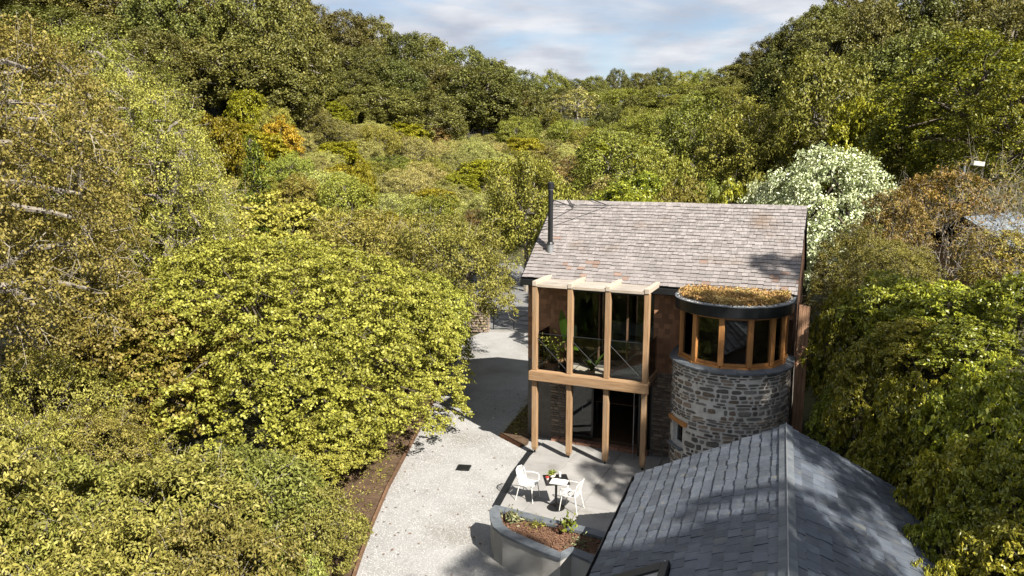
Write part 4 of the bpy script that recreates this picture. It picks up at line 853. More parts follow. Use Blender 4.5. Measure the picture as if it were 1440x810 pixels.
# rooflight
eu = Vector((hw / SLg, 0, (GZR - GZE) / SLg)); en = Vector((-(GZR - GZE) / SLg, 0, hw / SLg)); l0 = (RLX0 + hw) / hw * SLg; l1 = (RLX1 + hw) / hw * SLg
RM = TRS(Vector((-hw, RLY0, GZE)) + en * .03, frame(eu, Vector((0, 1, 0)), en)); wy = RLY1 - RLY0
f = MB(); b_ = .13; f.box(l0, l0 + b_, 0, wy, -.03, .06).box(l1 - b_, l1, 0, wy, -.03, .06).box(l0 + b_, l1 - b_, 0, b_, -.03, .06).box(l0 + b_, l1 - b_, wy - b_ * 1.7, wy, -.03, .06)
f = f.build('rooflight', M['black'], ob, .008, M=RM); MB().box(l0 + b_, l1 - b_, b_, wy - b_ * 1.7, .0, .02).build('pane', M['render'], f)
for (a, b) in ((l0 + .05, wy - .05), (l1 - .05, wy - .05)): MB().tube([(a, b, .06), (a, b, .075)], .018, 8).build('screw_cap', M['steel'], f)
cp = MB().tube([(0, 0, 0), (0, 0, 1.0)], .03, 8).build('downpipe', M['rust'], None); cp.location = (*gz(849, 777, 1.05), .0)
tag(cp, 'short copper coloured pipe rising from planter beside the black gutter', 'pipe')

# ------------------------------------------------------------------ terrace
ter = empty('terrace', (*h2w(1.5, -1.2), 0), -A); tag(ter, kind='structure')
items = []
ua = [-.06, 1.12, 2.34, 3.55, 4.7]; va = [1.05, -.30, -1.62, -2.72, -4.25]
for i in range(4):
    for j in range(4):
        a, b = ua[i], ua[i + 1]; c, d = va[j + 1], va[j]
        le = lambda v: float(np.interp(-v, [-.1, 1.6, 3.6, 4.3], [-.08, .12, .50, .62])) + .012
        al, ah = (le(c), le(d)) if i == 0 else (a + .006, a + .006)
        MB().prism([(al - 1.5, c + 1.206), (b - 1.506, c + 1.206), (b - 1.506, d + 1.194), (ah - 1.5, d + 1.194)], .0, .055).build('slab', M['slab'], ter, .006)
kp = MB().prism([h2w(-.26, .1), h2w(-.08, .1), h2w(.12, -1.6), h2w(.50, -3.6), h2w(.30, -3.6), h2w(-.07, -1.6)], .0, .035).build('drain_channel', M['dark_membrane']); tag(kp, 'narrow dark drainage strip along the edge of the terrace', 'drain')

# planter with slate coping
Zc = .78
outer = [gz(*p, Zc) for p in [(689, 728), (688, 717), (696, 710), (712, 713), (770, 728), (830, 742), (856, 749), (872, 722), (895, 722)]]
front = [gz(*p, Zc) for p in [(693, 740), (705, 750), (730, 762), (762, 776), (788, 785), (803, 777), (828, 788), (846, 797), (872, 808)]]
pc = gz(740, 735, 0)
pl = empty('planter', (pc[0], pc[1], 0)); tag(pl, 'raised curved planter with off white wall and grey slate coping', 'planter')
def offs(path, w):
    out = []; n = len(path)
    for i, p in enumerate(path):
        a = Vector(path[max(0, i - 1)]); b = Vector(path[min(n - 1, i + 1)]); d = (b - a).normalized(); nrm = Vector((d.y, -d.x)); out.append((p[0] + nrm.x * w, p[1] + nrm.y * w))
    return out
L = lambda pts: [(x - pc[0], y - pc[1]) for x, y in pts]
path = front[::-1][1:] + outer[:7]                        # from the outbuilding round the tip and back along the terrace
path_w = L(path); inn = offs(path_w, .24); wl_o = offs(path_w, .03); wl_i = offs(path_w, .20)
def strip(a, b, z0, z1, i0, i1):
    mb = MB()
    for i in range(i0, i1): mb.prism([a[i], a[i + 1], b[i + 1], b[i]], z0, z1)
    return mb
wl_mb = MB(); k = len(wl_o); wl_mb.add([(*p, 0) for p in wl_o] + [(*p, Zc - .062) for p in wl_o] + [(*p, 0) for p in wl_i] + [(*p, Zc - .062) for p in wl_i],
    [f_ for i in range(k - 1) for f_ in ((i, i+1, k+i+1, k+i), (2*k+i+1, 2*k+i, 3*k+i, 3*k+i+1), (k+i, k+i+1, 3*k+i+1, 3*k+i))] + [(0, k, 3*k, 2*k), (k-1, 3*k-1, 4*k-1, 2*k-1)])
wl_mb.build('wall', M['render'], pl)
for i in range(len(path_w) - 1):
    a, b, c, d = Vector(path_w[i]), Vector(path_w[i+1]), Vector(inn[i+1]), Vector(inn[i]); e = (b - a).normalized() * .003
    MB().prism([tuple(a + e), tuple(b - e), tuple(c - e), tuple(d + e)], Zc - .06, Zc).build('coping', M['coping'], pl)
soil_poly = wl_i; bm = bmesh.new(); vs_ = [bm.verts.new((x, y, Zc - .10)) for x, y in soil_poly]; f = bm.faces.new(vs_); bmesh.ops.triangulate(bm, faces=[f]); bmesh.ops.recalc_face_normals(bm, faces=bm.faces)
if sum(f.normal.z for f in bm.faces) < 0: bmesh.ops.reverse_faces(bm, faces=bm.faces)
me = bpy.data.meshes.new('soil'); bm.to_mesh(me); bm.free(); me.materials.append(M['bark_mulch']); link('soil', me, pl)
rg = np.random.default_rng(31); Pm = rg.uniform((-1.6, -2.6), (2.2, 1.2), (9000, 2)); Pm = Pm[in_poly(Pm, soil_poly)]
stuff_blobs('mulch', np.c_[Pm, np.full(len(Pm), Zc - .09) + rg.uniform(0, .015, len(Pm))], .012, .034, M['bark_mulch'], pl, 5)
rw = [gz(*p, .45) for p in [(857, 752), (872, 722)]]

def tuft(name, label, cat, loc, mat_, n, h, r, leaf, asp, seed, group=None, upright=.5):
    rg = np.random.default_rng(seed); e = empty(name, loc, 0); tag(e, label, cat, group)
    C = np.c_[rg.normal(size=(n, 2)) * r * .5, np.abs(rg.normal(size=n)) * h * .5 + .02]; Nn = unit(rg.normal(size=(n, 3)) * .8 + np.c_[C[:, :2] / r, np.full(n, upright)])
    V = leaf_verts(rg, C, Nn, rg.uniform(.6, 1.2, n) * leaf, asp, 6); link('foliage', np_mesh('foliage', V.reshape(-1, 3), 6, mat_, {'rnd': rg.uniform(0, 1, n), 'clp': rg.uniform(0, 1, n)}), e)
    link('stem', wood_mesh('stem', [((0, 0, -.05), (C[i, 0], C[i, 1], C[i, 2]), .006, .003) for i in range(min(n, 10))], M['bark_dark'], 4), e); return e
zs = Zc - .09
tuft('small_plant', 'silvery green young plant at the rounded tip of the planter', 'plant', (*gz(722, 728, zs + .1), zs), LF['grey'], 130, .26, .20, .10, .35, 1)
tuft('small_plant', 'dark purple seedling beside the silvery plant in the planter', 'plant', (*gz(713, 727, zs + .05), zs), LF['purple'], 50, .14, .14, .08, .4, 2)
tuft('small_plant', 'low mossy green tuft in the middle of the planter soil', 'plant', (*gz(753, 738, zs + .04), zs), LF['weed'], 150, .13, .19, .06, .3, 3)
tuft('small_plant', 'bright green leafy plant against the coping of the planter', 'plant', (*gz(798, 739, zs + .12), zs), LF['fresh'], 110, .30, .19, .11, .5, 4)
tuft('small_plant', 'dark red leaved plant next to the bright green planter plant', 'plant', (*gz(788, 744, zs + .06), zs), LF['purple'], 60, .16, .13, .09, .4, 5)
tuft('small_plant', 'sparse grey twiggy plant in the shaded end of the planter', 'plant', (*gz(816, 766, zs + .06), zs), LF['grey'], 70, .2, .25, .07, .3, 6)

# ------------------------------------------------------------------ bistro set
def chair(loc, rz, label):
    e = empty('terrace_chair', loc, rz); e.scale = (.94, .94, .94); tag(e, label, 'chair', 'white chairs at the bistro table'); m = M['white_paint']   # faces local +y
    seat = MB(); nx, ny = 8, 8
    P_ = lambda i, j: (-.22 + .44 * i / nx, -.20 + .42 * j / ny, .44 + .02 * ((i / nx - .5) * 2) ** 2 - .012 * math.sin(math.pi * j / ny))
    vs_ = [P_(i, j) for j in range(ny + 1) for i in range(nx + 1)]; vs_ += [(x, y, z - .014) for x, y, z in vs_]; o = (nx + 1) * (ny + 1); fs = []
    for j in range(ny):
        for i in range(nx): a = j * (nx + 1) + i; fs += [(a, a + 1, a + nx + 2, a + nx + 1), (o + a + nx + 1, o + a + nx + 2, o + a + 1, o + a)]
    for i in range(nx): fs += [(i + 1, i, o + i, o + i + 1), (ny*(nx+1)+i, ny*(nx+1)+i+1, o+ny*(nx+1)+i+1, o+ny*(nx+1)+i)]
    for j in range(ny): a = j*(nx+1); b = a + nx; fs += [(a, a+nx+1, o+a+nx+1, o+a), (b+nx+1, b, o+b, o+b+nx+1)]
    seat.add(vs_, fs).build('seat', m, e, smooth=False)
    bp = lambda x, z: (x, -.20 - (z - .44) * .28 + .10 * (x / .22) ** 2 * .5, z)
    bk = [bp(-.20, .45), bp(-.225, .62), bp(-.215, .76), bp(-.17, .83), bp(0, .85), bp(.17, .83), bp(.215, .76), bp(.225, .62), bp(.20, .45)]
    b = MB().tube(bk, .016, 8).build('backrest', m, e); MB().tube([bp(-.21, .56), bp(0, .56), bp(.21, .56)], .012, 6).build('rail', m, b)
    pan = MB(); zs_ = [.455, .50, .552]
    for a_, b2 in zip(zs_[:-1], zs_[1:]):
        xs = np.linspace(-.2, .2, 9)
        for x0, x1 in zip(xs[:-1], xs[1:]): q = [bp(x0, a_), bp(x1, a_), bp(x1, b2), bp(x0, b2)]; pan.add(q + [(x, y - .01, z) for x, y, z in q], [(0,1,2,3),(7,6,5,4),(0,4,5,1),(2,6,7,3),(0,3,7,4),(1,5,6,2)])
    pan.build('back_panel', m, b)
    for k in range(7): x = -.15 + k * .05; MB().tube([bp(x, .56), bp(x, .835)], .0105, 6).build('slat', m, b)
    for s in (-1, 1):
        MB().tube([bp(s * .222, .64), (s * .265, -.02, .655), (s * .27, .16, .64), (s * .255, .21, .60), (s * .22, .20, .45)], .016, 8).build('armrest', m, e)
        MB().tube([(s * .19, .18, .44), (s * .235, .235, 0)], [.015, .011], 8).build('leg', m, e); MB().tube([(s * .18, -.18, .44), (s * .235, -.27, 0)], [.015, .011], 8).build('leg', m, e)
    return e
tx, ty = gz(777, 712, .06); tx2, ty2 = gz(787, 676, .79); tx, ty = (tx + tx2) / 2, (ty + ty2) / 2
c1 = gz(743, 702, .06); chair((c1[0], c1[1] + .05, .056), math.atan2(-(tx - c1[0]), ty - c1[1]) + .15, 'white slatted chair on the gravel side of the bistro table')
c2 = gz(803, 716, .06); chair((c2[0], c2[1], .056), math.atan2(-(tx - c2[0]), ty - c2[1]) - .25, 'white slatted chair between bistro table and the planter')
tb = empty('bistro_table', (tx, ty, .056), -A + .5); tag(tb, 'square black pedestal bistro table on the terrace', 'table')
MB().box(-.30, .30, -.30, .30, .715, .74).build('table_top', M['black'], tb, .006); MB().tube([(0, 0, .03), (0, 0, .714)], .03, 12).build('pedestal', M['black'], tb)
MB().lathe([(.22, 0), (.22, .012), (.05, .03)], 24).build('base', M['black'], tb)
zt = .056 + .741
def ontable(dx_, dy_): return (tx + dx_, ty + dy_, zt)
bk = empty('open_magazine', ontable(.06, -.16), -.3); tag(bk, 'open magazine lying on the black bistro table', 'magazine')
for s in (-1, 1): MB().add([(0, -.15, .012), (s*.10, -.15, .022), (s*.21, -.15, .006), (0, .15, .012), (s*.10, .15, .022), (s*.21, .15, .006), (0, -.15, 0), (s*.10, -.15, 0.001), (s*.21, -.15, 0), (0, .15, 0), (s*.10, .15, 0.001), (s*.21, .15, 0)], [(0,1,4,3),(1,2,5,4),(6,9,10,7),(7,10,11,8),(0,6,7,1),(1,7,8,2),(3,4,10,9),(4,5,11,10),(2,8,11,5),(0,3,9,6)]).build('page', M['paper'], bk)
vp = empty('vase', ontable(-.10, .12)); tag(vp, 'pale bowl of greenery on the bistro table', 'bowl')
MB().lathe([(.05, 0), (.085, .03), (.095, .085), (.082, .085), (.06, .03)], 18).build('bowl', M['pink'], vp, smooth=True)
rg = np.random.default_rng(8); C = rg.normal(size=(90, 3)) * [.05, .05, .035] + [0, 0, .12]; V = leaf_verts(rg, C, unit(rg.normal(size=(90, 3)) + [0, 0, .6]), rg.uniform(.04, .08, 90), .5, 6); link('greenery', np_mesh('greenery', V.reshape(-1, 3), 6, LF['fresh'], {'rnd': rg.uniform(0, 1, 90), 'clp': rg.uniform(0, 1, 90)}), vp)
cp_ = empty('cup', ontable(-.22, -.02)); tag(cp_, 'small pale cup with red rim next to the magazine', 'cup'); MB().lathe([(.03, 0), (.042, .05), (.045, .075), (.037, .075), (.03, .02)], 16).build('body', M['pink'], cp_); MB().lathe([(.0455, .06), (.047, .068), (.0455, .078)], 16).build('rim', M['redthing'], cp_)
gl = empty('glass_jar', ontable(.10, .16)); tag(gl, 'tall pale tumbler behind the bowl on the bistro table', 'tumbler'); MB().lathe([(.028, 0), (.032, .12), (.027, .12), (.024, .01)], 14).build('body', M['paper'], gl)

# ------------------------------------------------------------------ balcony plants
def at(u, v, z): return (*h2w(u, v), z)
pp = empty('potted_plant', at(.36, .42, 2.447)); tag(pp, 'bushy plant in a round terracotta pot on the balcony', 'potted plant', None)
MB().lathe([(.10, 0), (.155, .05), (.18, .15), (.16, .235), (.135, .26), (.115, .26), (.12, .2)], 22).build('pot', M['terracotta'], pp, smooth=True)
rg = np.random.default_rng(41); n = 260; C = rg.normal(size=(n, 3)) * [.19, .17, .24] + [0, 0, .62]; V = leaf_verts(rg, C, unit(rg.normal(size=(n, 3)) + [0, -.3, .4]), rg.uniform(.07, .16, n), .28, 6)
link('foliage', np_mesh('foliage', V.reshape(-1, 3), 6, LF['weed'], {'rnd': rg.uniform(0, 1, n), 'clp': rg.uniform(0, 1, n)}), pp); link('stem', wood_mesh('stem', [((0, 0, .2), tuple(C[i]), .007, .003) for i in range(50)], M['bark_dark'], 4), pp)
def big_leaf(mb, p, d, Lf, w, bend, mroll=0):
    """long arched blade from p"""
    d = Vector(d).normalized(); sd = d.cross(Vector((0, 0, 1))).normalized(); sd = Matrix.Rotation(mroll, 3, d) @ sd; base = len(mb.v); n = 8
    for i in range(n + 1):
        t = i / n; c = Vector(p) + d * Lf * t + Vector((0, 0, -bend * t * t)); ww_ = w * math.sin(math.pi * min(1, .08 + .92 * t)) ** .7 + .004; up_ = Vector((0, 0, 1)) * .25 * ww_
        mb.v += [tuple(c - sd * ww_ + up_), tuple(c), tuple(c + sd * ww_ + up_)]
    for i in range(n): a = base + i * 3; mb.f += [(a, a + 1, a + 4, a + 3), (a + 1, a + 2, a + 5, a + 4)]
M['banana'] = leaf_mat('banana_leaf', [(.06, .10, .015), (.11, .16, .03)], trans=.4, rough=.35, spec=.5)
bp_ = empty('banana_plant', at(.70, .55, 2.447)); tag(bp_, 'tall banana plant with long upright leaves behind the balcony posts', 'potted plant')
MB().lathe([(.12, 0), (.17, .22), (.15, .22), (.13, .1)], 18).build('pot', M['black'], bp_); MB().tube([(0, 0, .1), (.02, 0, .9)], [.045, .025], 8).build('stem', M['edge_wood'], bp_)
for i, (d, l, w, bnd, z, ro) in enumerate([((.10, -.10, 1), 1.25, .15, .05, .70, 1.2), ((-.14, -.05, 1), 1.05, .13, .05, .85, .6), ((.5, -.5, .5), .6, .12, .25, .6, .2), ((-.5, -.3, .6), .6, .10, .25, .55, .3), ((.4, .2, .9), .8, .11, .1, .7, 1.0)]):
    mb = MB(); big_leaf(mb, (.02, 0, z), d, l, w, bnd, ro); mb.build('leaf', M['banana'], bp_)
sp = empty('spiky_plant', at(1.55, .45, 2.447)); tag(sp, 'small broad leaved plant in a low pot by the glass balustrade', 'potted plant')
MB().lathe([(.08, 0), (.11, .14), (.10, .14), (.08, .05)], 16).build('pot', M['terracotta'], sp)
for i in range(9):
    mb = MB(); a = i * 2.4; big_leaf(mb, (0, 0, .12), (math.cos(a) * .6, math.sin(a) * .6, .9), .45 + .15 * (i % 3), .06, .12); mb.build('leaf', M['banana'], sp)

# ------------------------------------------------------------------ gate, pier, screen, shed
g0, g1 = Vector((*gz(694, 464), 0)), Vector((*gz(752, 468), 0)); gt = empty('field_gate', g0, math.atan2(g1.y - g0.y, g1.x - g0.x)); Lg = (g1 - g0).length
tag(gt, 'dark metal field gate closing the drive from the lane', 'gate')
for x in (0, Lg * .5, Lg): MB().beam((x, 0, .08), (x, 0, 1.12), .05, .05, (0, 1, 0)).build('stile', M['black'], gt)
for z in (.15, .36, .58, .82, 1.09): MB().tube([(0, 0, z), (Lg, 0, z)], .018, 6).build('rail', M['steel'] if z in (.15, 1.09) else M['black'], gt)
MB().beam((.05, .03, .15), (Lg * .95, .03, 1.05), .03, .045, (0, 1, 0)).build('brace', M['black'], gt)
pr = empty('gate_pier', (g0.x - .75, g0.y - .2, 0), -.1); tag(pr, 'squat rubble stone pier at the end of the field gate', 'pier')
MB().box(-.5, .5, -.35, .35, 0, 1.25).build('core', M['mortar_dark'], pr); its = []; z = 0
while z < 1.3:
    h = rr.uniform(.10, .18)
    for face in range(4):
        x = -.5
        wd = 1.0 if face % 2 == 0 else .7
        x = -wd / 2
        while x < wd / 2 - .05:
            w = min(rr.uniform(.15, .35), wd / 2 - x); an = face * math.pi / 2; nn = Vector((math.sin(an), -math.cos(an), 0)); tt = Vector((math.cos(an), math.sin(an), 0)); dd = .35 if face % 2 == 0 else .5
            its.append((TRS(tt * (x + w/2) + nn * dd + Vector((0, 0, z + h/2)), frame(tt, Vector((0, 0, 1)), nn), (w - .02, h - .015, .1)), rr.randrange(8))); x += w
    z += h
pieces('stone', st, M['stone_warm'], pr, its, 300, 'stone_field')
sx, sy = h2w(6.93, .95); fs_ = empty('timber_screen', (sx, sy, float(ground_z(sx, sy)) - .1), -A + .35); tag(fs_, 'narrow brown timber screen beside the tower and the bank', 'fence'); zt_ = 4.82 - fs_.location.z
for i in range(3): MB().box(i * .095, i * .095 + .09, 0, .03, 0, zt_ - .02 * i).build('plank', M['fence'], fs_, .004)
for z in (.8, zt_ - .5): MB().box(0, .28, .031, .08, z, z + .09).build('batten', M['fence'], fs_)
pth = MB(); P0 = [h2w(7.4, 3.6), h2w(9.6, 3.2), h2w(9.9, 1.9), h2w(8.0, .9), h2w(7.3, 1.6)]
for i in range(1, 4): pth.add([(*P0[0], float(ground_z(*P0[0])) + .06), (*P0[i], float(ground_z(*P0[i])) + .06), (*P0[i+1], float(ground_z(*P0[i+1])) + .06)], [(0, 1, 2)])
tag(pth.build('earth_path', M['soil']), kind='structure')
# neighbouring shed on the bank
sx, sy, sz = gd(1392, 322, 24); sg = float(ground_z(sx, sy)); sh = empty('shed', (sx, sy, sg), .62); tag(sh, 'small shed with blue grey tiled roof half hidden by twiggy shrubs', 'shed')
hh = sz - sg; MB().box(-1.6, 1.6, -1.4, 1.4, -.6, hh - .45).build('wall', M['fence'], sh); rfx = []
mb = MB()
for s in (-1, 1):
    q = [(-1.9, 0, hh + .45), (1.9, 0, hh + .45), (1.9, s*1.75, hh - .55), (-1.9, s*1.75, hh - .55)]; mb.add(q + [(x, y, z - .07) for x, y, z in q], [(0,1,2,3),(7,6,5,4),(2,6,7,3),(0,3,7,4),(1,5,6,2)])
shr = mb.build('roof', M['slate_core'], sh); SLs = math.hypot(1.75, 1.0)
for s in (-1, 1):
    eu = Vector((0, -s * 1.75 / SLs, 1.0 / SLs)); ex = Vector((s * -1.0, 0, 0)) * -1; en = ex.cross(eu)
    if en.z < 0: ex = -ex; en = ex.cross(eu)
    for r in range(7):
        for i in range(11):
            p = Vector((-1.9 + (i + .5) * 3.8 / 11, s * 1.78, hh - .56)) + eu * (r * SLs / 7) + en * .012; link('tile', bpy.data.meshes.get('shed_tile') or (lambda: (lambda m_: (m_.from_pydata(tm[0], [], tm[1]), m_.materials.append(M['solar']), m_)[2])(bpy.data.meshes.new('shed_tile')))(), shr, TRS(p, frame(ex, eu, en), (.33, SLs / 7 * 1.15, .03)))
for k in range(5): MB().box(-1.6 + k*.42 - .18, -1.6 + k*.42 + .18, -1.47, -1.405, -.3, hh - .5).build('cladding_board', M['steel'], sh)
bx_, by_, bz_ = gd(1357, 229, 27); bxo = empty('box_on_pole', (bx_, by_, float(ground_z(bx_, by_)))); tag(bxo, 'small white box on a pole above the orange tinted shrub', 'box'); bh = bz_ - bxo.location.z
MB().tube([(0, 0, -.2), (0, 0, bh - .08)], .04, 8).build('pole', M['steel'], bxo); MB().box(-.20, .20, -.09, .09, bh - .08, bh + .08).build('case', M['sign'], bxo, .015, M=Matrix.Rotation(.12, 4, 'Y'))

# ------------------------------------------------------------------ trees and shrubs
G = 'group'
ptree('hazel', 374, 318, 23.0, 'wide yellow green hazel thicket overhanging the gravel drive', 'shrub', None, wpx=590, var=0)
ptree('hazel_small', 185, 405, 19.6, 'hazel bush merging with the wide hazel thicket beside the birches', 'shrub', None, wpx=330)
ptree('feather', 632, 288, 31, 'feathery bush standing behind the hazel thicket by the lane', 'shrub', None, wpx=240)
ptree('feather', 520, 280, 33, 'broad feathery bush behind the middle of the hazel thicket', 'shrub', None, wpx=270)
ptree('hazel_small', 395, 268, 35, 'yellow green hazel bush below the dark conifer', 'shrub', None, wpx=260)
ptree('feather', 300, 300, 29, 'feathery bush squeezed between birches and hazel thicket', 'shrub', None, wpx=230)
ptree('hazel_small', 602, 384, 27.2, 'hazel bush leaning over the drive short of the stone gate pier', 'shrub', None, wpx=165)
ptree('hazel_small', 462, 575, 18.6, 'low hazel bush between the hazel thicket and the edging boards', 'shrub', None, wpx=190)
ptree('hazel_small', 500, 540, 21.4, 'small hazel bush reaching over the soil border to the drive', 'shrub', None, wpx=150)
for px, py, Y, w, t in [(30, -20, 21, 370, 'tall olive birch with thick pale trunk behind the hazel bush'), (-90, -80, 16, 520, 'tall loose birch at the outer edge of the birch group'), (175, 60, 24.5, 330, 'rounded olive birch rising behind the hazel bush'), (120, -10, 29, 340, 'taller birch behind the rounded olive birch'),
                        (240, 150, 28, 190, 'slender birch nearest the dark conifer'), (-10, 120, 27, 360, 'lower birch filling the gap between two tall birches'), (300, 285, 33, 130, 'small birch in front of the dark conifer')]: ptree('birch', px, py, Y, t, 'tree', 'birches along the near edge of the valley', wpx=w)
for px, py, Y, w in [(40, 470, 16.5, 260), (-30, 560, 13.5, 260), (130, 560, 16.5, 240)]: ptree('feather', px, py, Y, 'low olive bush under the birches behind the sallow shrubs', 'shrub', 'bushes under the birches', wpx=w)
for px, py, Y, w in [(70, 655, 12.6, 330), (230, 640, 13.2, 330), (345, 632, 14.3, 290), (420, 690, 14.0, 200), (150, 740, 10.8, 330), (300, 730, 11.2, 300), (-40, 640, 11.6, 330), (400, 775, 12.0, 170)]:
    ptree('sallow', px, py, Y, 'grey green sallow shrub with upright shoots beside the soil border', 'shrub', 'sallow shrubs along the soil border', wpx=w)
# special shrubs of the valley
ptree('conifer', 354, 180, 36, 'dark green conifer standing among pale valley scrub', 'tree', None, wpx=100)
ptree('gold', 396, 163, 70, 'golden yellow shrub at the foot of the oak wood', 'shrub', None, wpx=62)
ptree('lime', 511, 215, 58, 'small bright yellow green shrub in the grey willow scrub', 'shrub', None, wpx=44)
ptree('purple', 240, 166, 50, 'dark purple leaved shrub beside the birches', 'shrub', None, wpx=60)
for px, py, Y, w, t in [(205, 128, 52, 110, 'beside the purple leaved shrub'), (300, 150, 60, 90, 'above the dark conifer'), (345, 118, 74, 60, 'high at the edge of the oak wood'), (765, 145, 120, 34, 'at the foot of the last oaks')]:
    ptree('lime', px, py, Y, 'pale yellow green bush ' + t, 'shrub', None, wpx=w)
ptree('pale_bare', 812, 118, 112, 'pale half bare tree in the middle of the valley', 'tree', None, wpx=70)
ptree('brown', 737, 128, 112, 'brown tinted bush beside the last oak of the hill', 'shrub', None, wpx=46)
ptree('oak', 672, 92, 108, 'spreading oak with bleached bare limbs at the end of the wood', 'tree', None, wpx=150, var=1)
ol, og = 'dark green oak in the dense wood on the steep hillside', 'oaks of the hillside wood'
for Y, pts in [(128, [(400, -35), (436, 6), (480, 10), (522, 24), (566, 40), (610, 48), (655, 62), (692, 76), (722, 92)]),
               (112, [(420, 45), (462, 62), (508, 66), (552, 78), (598, 84), (640, 92), (712, 112)]),
               (98, [(380, 40), (440, 100), (490, 96), (545, 118), (600, 128)]),
               (84, [(-60, -60), (20, -50), (95, -40), (160, -45), (225, -40), (290, -50), (350, -35), (395, -10)]),
               (76, [(60, 10), (140, 20), (205, 38), (262, 50), (318, 45), (372, 62)]),
               (64, [(100, 75), (175, 85)])]:
    for px, py in pts: ptree('oak', px + trng.uniform(-6, 6), py + trng.uniform(-4, 4), Y + trng.uniform(-4, 4), ol, 'tree', og, wpx=trng.uniform(9.5, 12.5) / Y * F)
rl, rgp = 'dark oak on the steep bank behind the blossoming tree', 'oaks on the bank behind the blossoming tree'
for Y, pts in [(100, [(1018, 108), (1045, 86), (1072, 66), (1102, 42), (1132, 22), (1165, 0), (1200, -20)]), (78, [(1120, 62), (1170, 30), (1225, -10), (1285, -30), (1345, -30), (1410, -30), (1470, -30)]), (60, [(1240, 60), (1295, 40), (1350, 20), (1430, 0)]), (50, [(1290, 120), (1330, 90), (1260, 140), (1400, 60)])]:
    for px, py in pts: ptree('oak', px, py + trng.uniform(-4, 4), Y + trng.uniform(-3, 3), rl, 'tree', rgp, wpx=trng.uniform(8.5, 11) / Y * F)
fl_, fg = 'round crowned tree on the skyline at the head of the valley', 'skyline trees at the head of the valley'
for px, py in [(745, 118), (775, 95), (812, 110), (838, 104), (868, 96), (900, 99), (930, 92), (962, 97), (992, 94), (1020, 110)]: ptree('oak' if trng.random() < .6 else 'olive', px, py, trng.uniform(165, 200), fl_, 'tree', fg, wpx=trng.uniform(40, 62))
ml, mg = 'mid green tree on the valley slope below the skyline', 'trees on the far valley slope'
for px, py, Y in [(790, 122, 140), (835, 125, 135), (880, 120, 130), (760, 150, 125), (905, 130, 118), (940, 118, 112), (985, 112, 110), (860, 148, 105), (800, 165, 100), (895, 160, 92), (930, 150, 88), (1010, 118, 95)]:
    ptree('olive' if trng.random() < .7 else 'oak', px, py, Y, ml, 'tree', mg, wpx=trng.uniform(7.5, 10) / Y * F)
for px, py, Y, w, kd, t in [(985, 128, 66, 150, 'olive', 'large olive green tree behind the far end of the house ridge'), (1060, 128, 58, 150, 'olive', 'olive green tree beside the blossoming tree'), (1165, 60, 54, 160, 'olive', 'tall olive tree with pale bare branches above the blossoming tree'), (1220, 118, 48, 110, 'lime', 'yellow green tree directly behind the blossoming tree'),
                      (870, 172, 62, 150, 'olive', 'dark olive tree with leaning trunk in the middle of the scrub'), (740, 198, 48, 140, 'olive', 'compact green tree behind the black flue'), (930, 195, 50, 120, 'olive', 'bushy green tree behind the middle of the ridge')]: ptree(kd, px, py, Y, t, 'tree', None, wpx=w)
ptree('tall_lime', 1372, 12, 34, 'tall sunlit yellow green tree above the shed', 'tree', None, wpx=250)
ptree('tall_lime', 1290, 110, 37, 'yellow green tree between blossoming tree and tall sunlit tree', 'tree', None, wpx=150)
ptree('tall_lime', 1440, 70, 29, 'yellow green tree standing over the bare twiggy shrub', 'tree', None, wpx=180)
ptree('flower', 1172, 186, 31, 'blossoming tree covered in cream flowers behind the house', 'tree', None, wpx=240)
ptree('flower', 1090, 236, 32.5, 'smaller cream blossoming tree close behind the roof ridge', 'tree', None, wpx=130)
# scrub carpet of the valley
sl, sgp = 'grey green willow scrub with pale twigs in the valley', 'willow scrub of the valley'
hl, hg = 'yellow green bush scattered through the willow scrub', 'yellow green bushes in the scrub'
br_l, br_g = 'brownish bush scattered through the willow scrub', 'brownish bushes in the scrub'
yy = 37.0; row = 0
while yy < 106:
    st_ = 3.5 + (yy - 37) * .022; hx = .33 * yy + 3
    xx = -.36 * yy + (row % 2) * st_ / 2
    while xx < .40 * yy:
        x, y = xx + trng.uniform(-.9, .9), yy + trng.uniform(-1, 1)
        pxx = 720 + F * x / y
        if 262 < pxx < 1120 and not (-4.6 < x < 4.2 and y < 57) and not (pxx < 380 and y > 72):
            gz_ = float(ground_z(x, y)); r_ = trng.random(); h = trng.uniform(3.0, 5.2) * (1 if y > 45 else .95)
            if pxx > 780 and y < 60: h *= 1.15
            kd = 'scrub' if r_ < .60 else ('hazel_small' if r_ < .76 and y < 62 else ('lime' if r_ < .80 else ('brown' if r_ < .86 else 'olive')))
            lab = {'scrub': (sl, sgp), 'hazel_small': (hl, hg), 'lime': (hl, hg), 'brown': (br_l, br_g), 'olive': ('small olive green tree rising out of the willow scrub', 'small trees in the scrub')}[kd]
            if kd == 'olive': h *= 1.25
            tree(kd, x, y, gz_ + h, lab[0], 'shrub', lab[1], width=trng.uniform(4.6, 6.2))
        xx += st_
    yy += st_ * .9; row += 1
# right behind the house
for px, py, Y, w, kd in [(800, 262, 36, 120, 'hazel_small'), (880, 250, 36, 130, 'laurel'), (960, 245, 35, 130, 'hazel_small'), (1035, 238, 34, 120, 'laurel'), (905, 268, 31.5, 120, 'laurel'), (1000, 268, 30.5, 120, 'feather')]:
    ptree(kd, px, py, Y, 'leafy green bush close behind the roof ridge', 'shrub', 'bushes behind the roof ridge', wpx=w)
for x, y, zt2 in [(5.6, 31.5, 7.2), (5.0, 35.2, 7.6), (6.6, 39.5, 8.0)]: tree('shade', x, y, zt2, 'evergreen tree behind the house shading the lane', 'tree', 'evergreens behind the house', width=5)
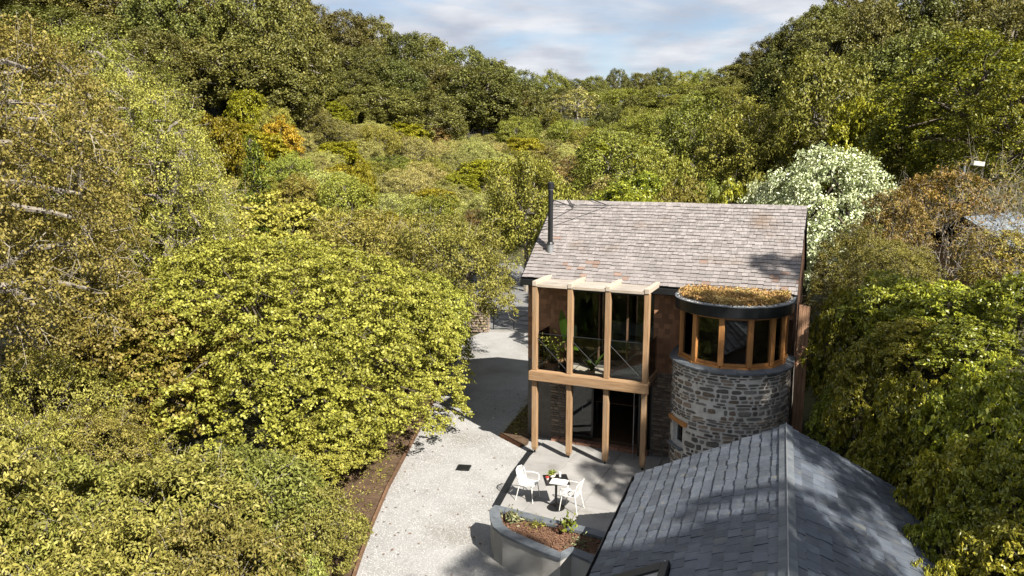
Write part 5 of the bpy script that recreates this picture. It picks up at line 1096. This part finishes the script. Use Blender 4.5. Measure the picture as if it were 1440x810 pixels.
# bank on the far side of tower and outbuilding
ptree('orange', 1325, 232, 25.5, 'orange tinted shrub in front of the shed roof', 'shrub', None, wpx=175)
ptree('orange', 1262, 262, 24, 'small orange green shrub beside the blossoming tree', 'shrub', None, wpx=110)
ptree('twiggy', 1402, 205, 24.5, 'bare grey twiggy shrub over the shed roof', 'shrub', None, wpx=150)
ptree('twiggy', 1345, 290, 20.5, 'thin bare shrub in front of the shed wall', 'shrub', None, wpx=140)
ptree('feather', 1215, 300, 22, 'loose olive shrub at the house gable below the blossoming tree', 'shrub', None, wpx=150)
ptree('feather', 1265, 330, 20, 'loose olive shrub below the orange tinted shrubs', 'shrub', None, wpx=150)
ptree('orange', 1412, 318, 20.5, 'olive and orange shrub screening the shed wall', 'shrub', None, wpx=160)
ptree('twiggy', 1425, 250, 21, 'pale leafless shrub beside the orange shrubs at the shed', 'shrub', None, wpx=150)
ll, lg = 'glossy green laurel on the bank above the slate roof', 'laurels on the bank'
for px, py, Y, w in [(1190, 392, 19, 140), (1262, 375, 18, 180), (1345, 392, 17, 190), (1432, 372, 16, 200), (1222, 465, 16.5, 150), (1290, 440, 16.3, 170), (1300, 500, 14.8, 190), (1400, 480, 13.6, 210), (1370, 450, 15.4, 180), (1262, 565, 15, 150), (1352, 590, 12.6, 210), (1440, 600, 11.6, 210), (1330, 700, 11.6, 170), (1420, 715, 10.6, 220), (1180, 540, 17.6, 100), (1322, 775, 10.6, 120)]:
    ptree('laurel', px, py, Y, ll, 'shrub', lg, wpx=w, sink=.3)
# tall evergreens on the bank outside the view; they shade tower, outbuilding and the end of the drive
eg, el = 'tall evergreens on the bank beside the outbuilding', 'tall evergreen tree on the bank beside the outbuilding'
for x, y, zt2, w in [(13.5, 7.2, 17.5, 4.4), (12.6, 5.3, 16.0, 3.2), (15.0, 2.3, 15.6, 4.6), (17.0, 3.6, 15.4, 4.2), (14.1, 10.9, 17.0, 2.0), (8.7, -.3, 16.6, 3.8), (10.7, .5, 15.0, 4.6)]:
    tree('pine', x, y, zt2, 'tall high crowned pine on the bank beside the outbuilding', 'tree', 'pines on the bank beside the outbuilding', width=w)
# low weeds along the soil border and in the bed
rg = np.random.default_rng(77); C = []
for i in range(len(dz) - 2):
    a, b = np.array(dz[i]), np.array(dz[i + 1]); nn = int(np.linalg.norm(b - a) * 26)
    for _ in range(nn):
        t = rg.uniform(); off = abs(rg.normal()) * -.75 - .18; p = a + (b - a) * t; C.append((p[0] + off, p[1], .05 + min(.16, -off * .09)))
for _ in range(150): t = rg.uniform(); C.append((-.1 + .9 * t + rg.uniform(-.1, .5), 22.3 + 3.6 * t + rg.uniform(-.3, .3), .06))
C = np.array(C); C = np.repeat(C, 16, 0); m_ = len(C); C = C + rg.normal(size=(m_, 3)) * [.09, .09, .05]; C[:, 2] = np.maximum(C[:, 2], .04)
V = leaf_verts(rg, C, unit(rg.normal(size=(m_, 3)) * .8 + [0, 0, .7]), rg.uniform(.03, .085, m_), .4)
tag(link('weeds', np_mesh('weeds', V.reshape(-1, 3), 4, LF['weed'], {'rnd': rg.uniform(0, 1, m_), 'clp': rg.uniform(0, 1, m_)})), 'low weeds growing on the soil border', 'weeds', kind='stuff')
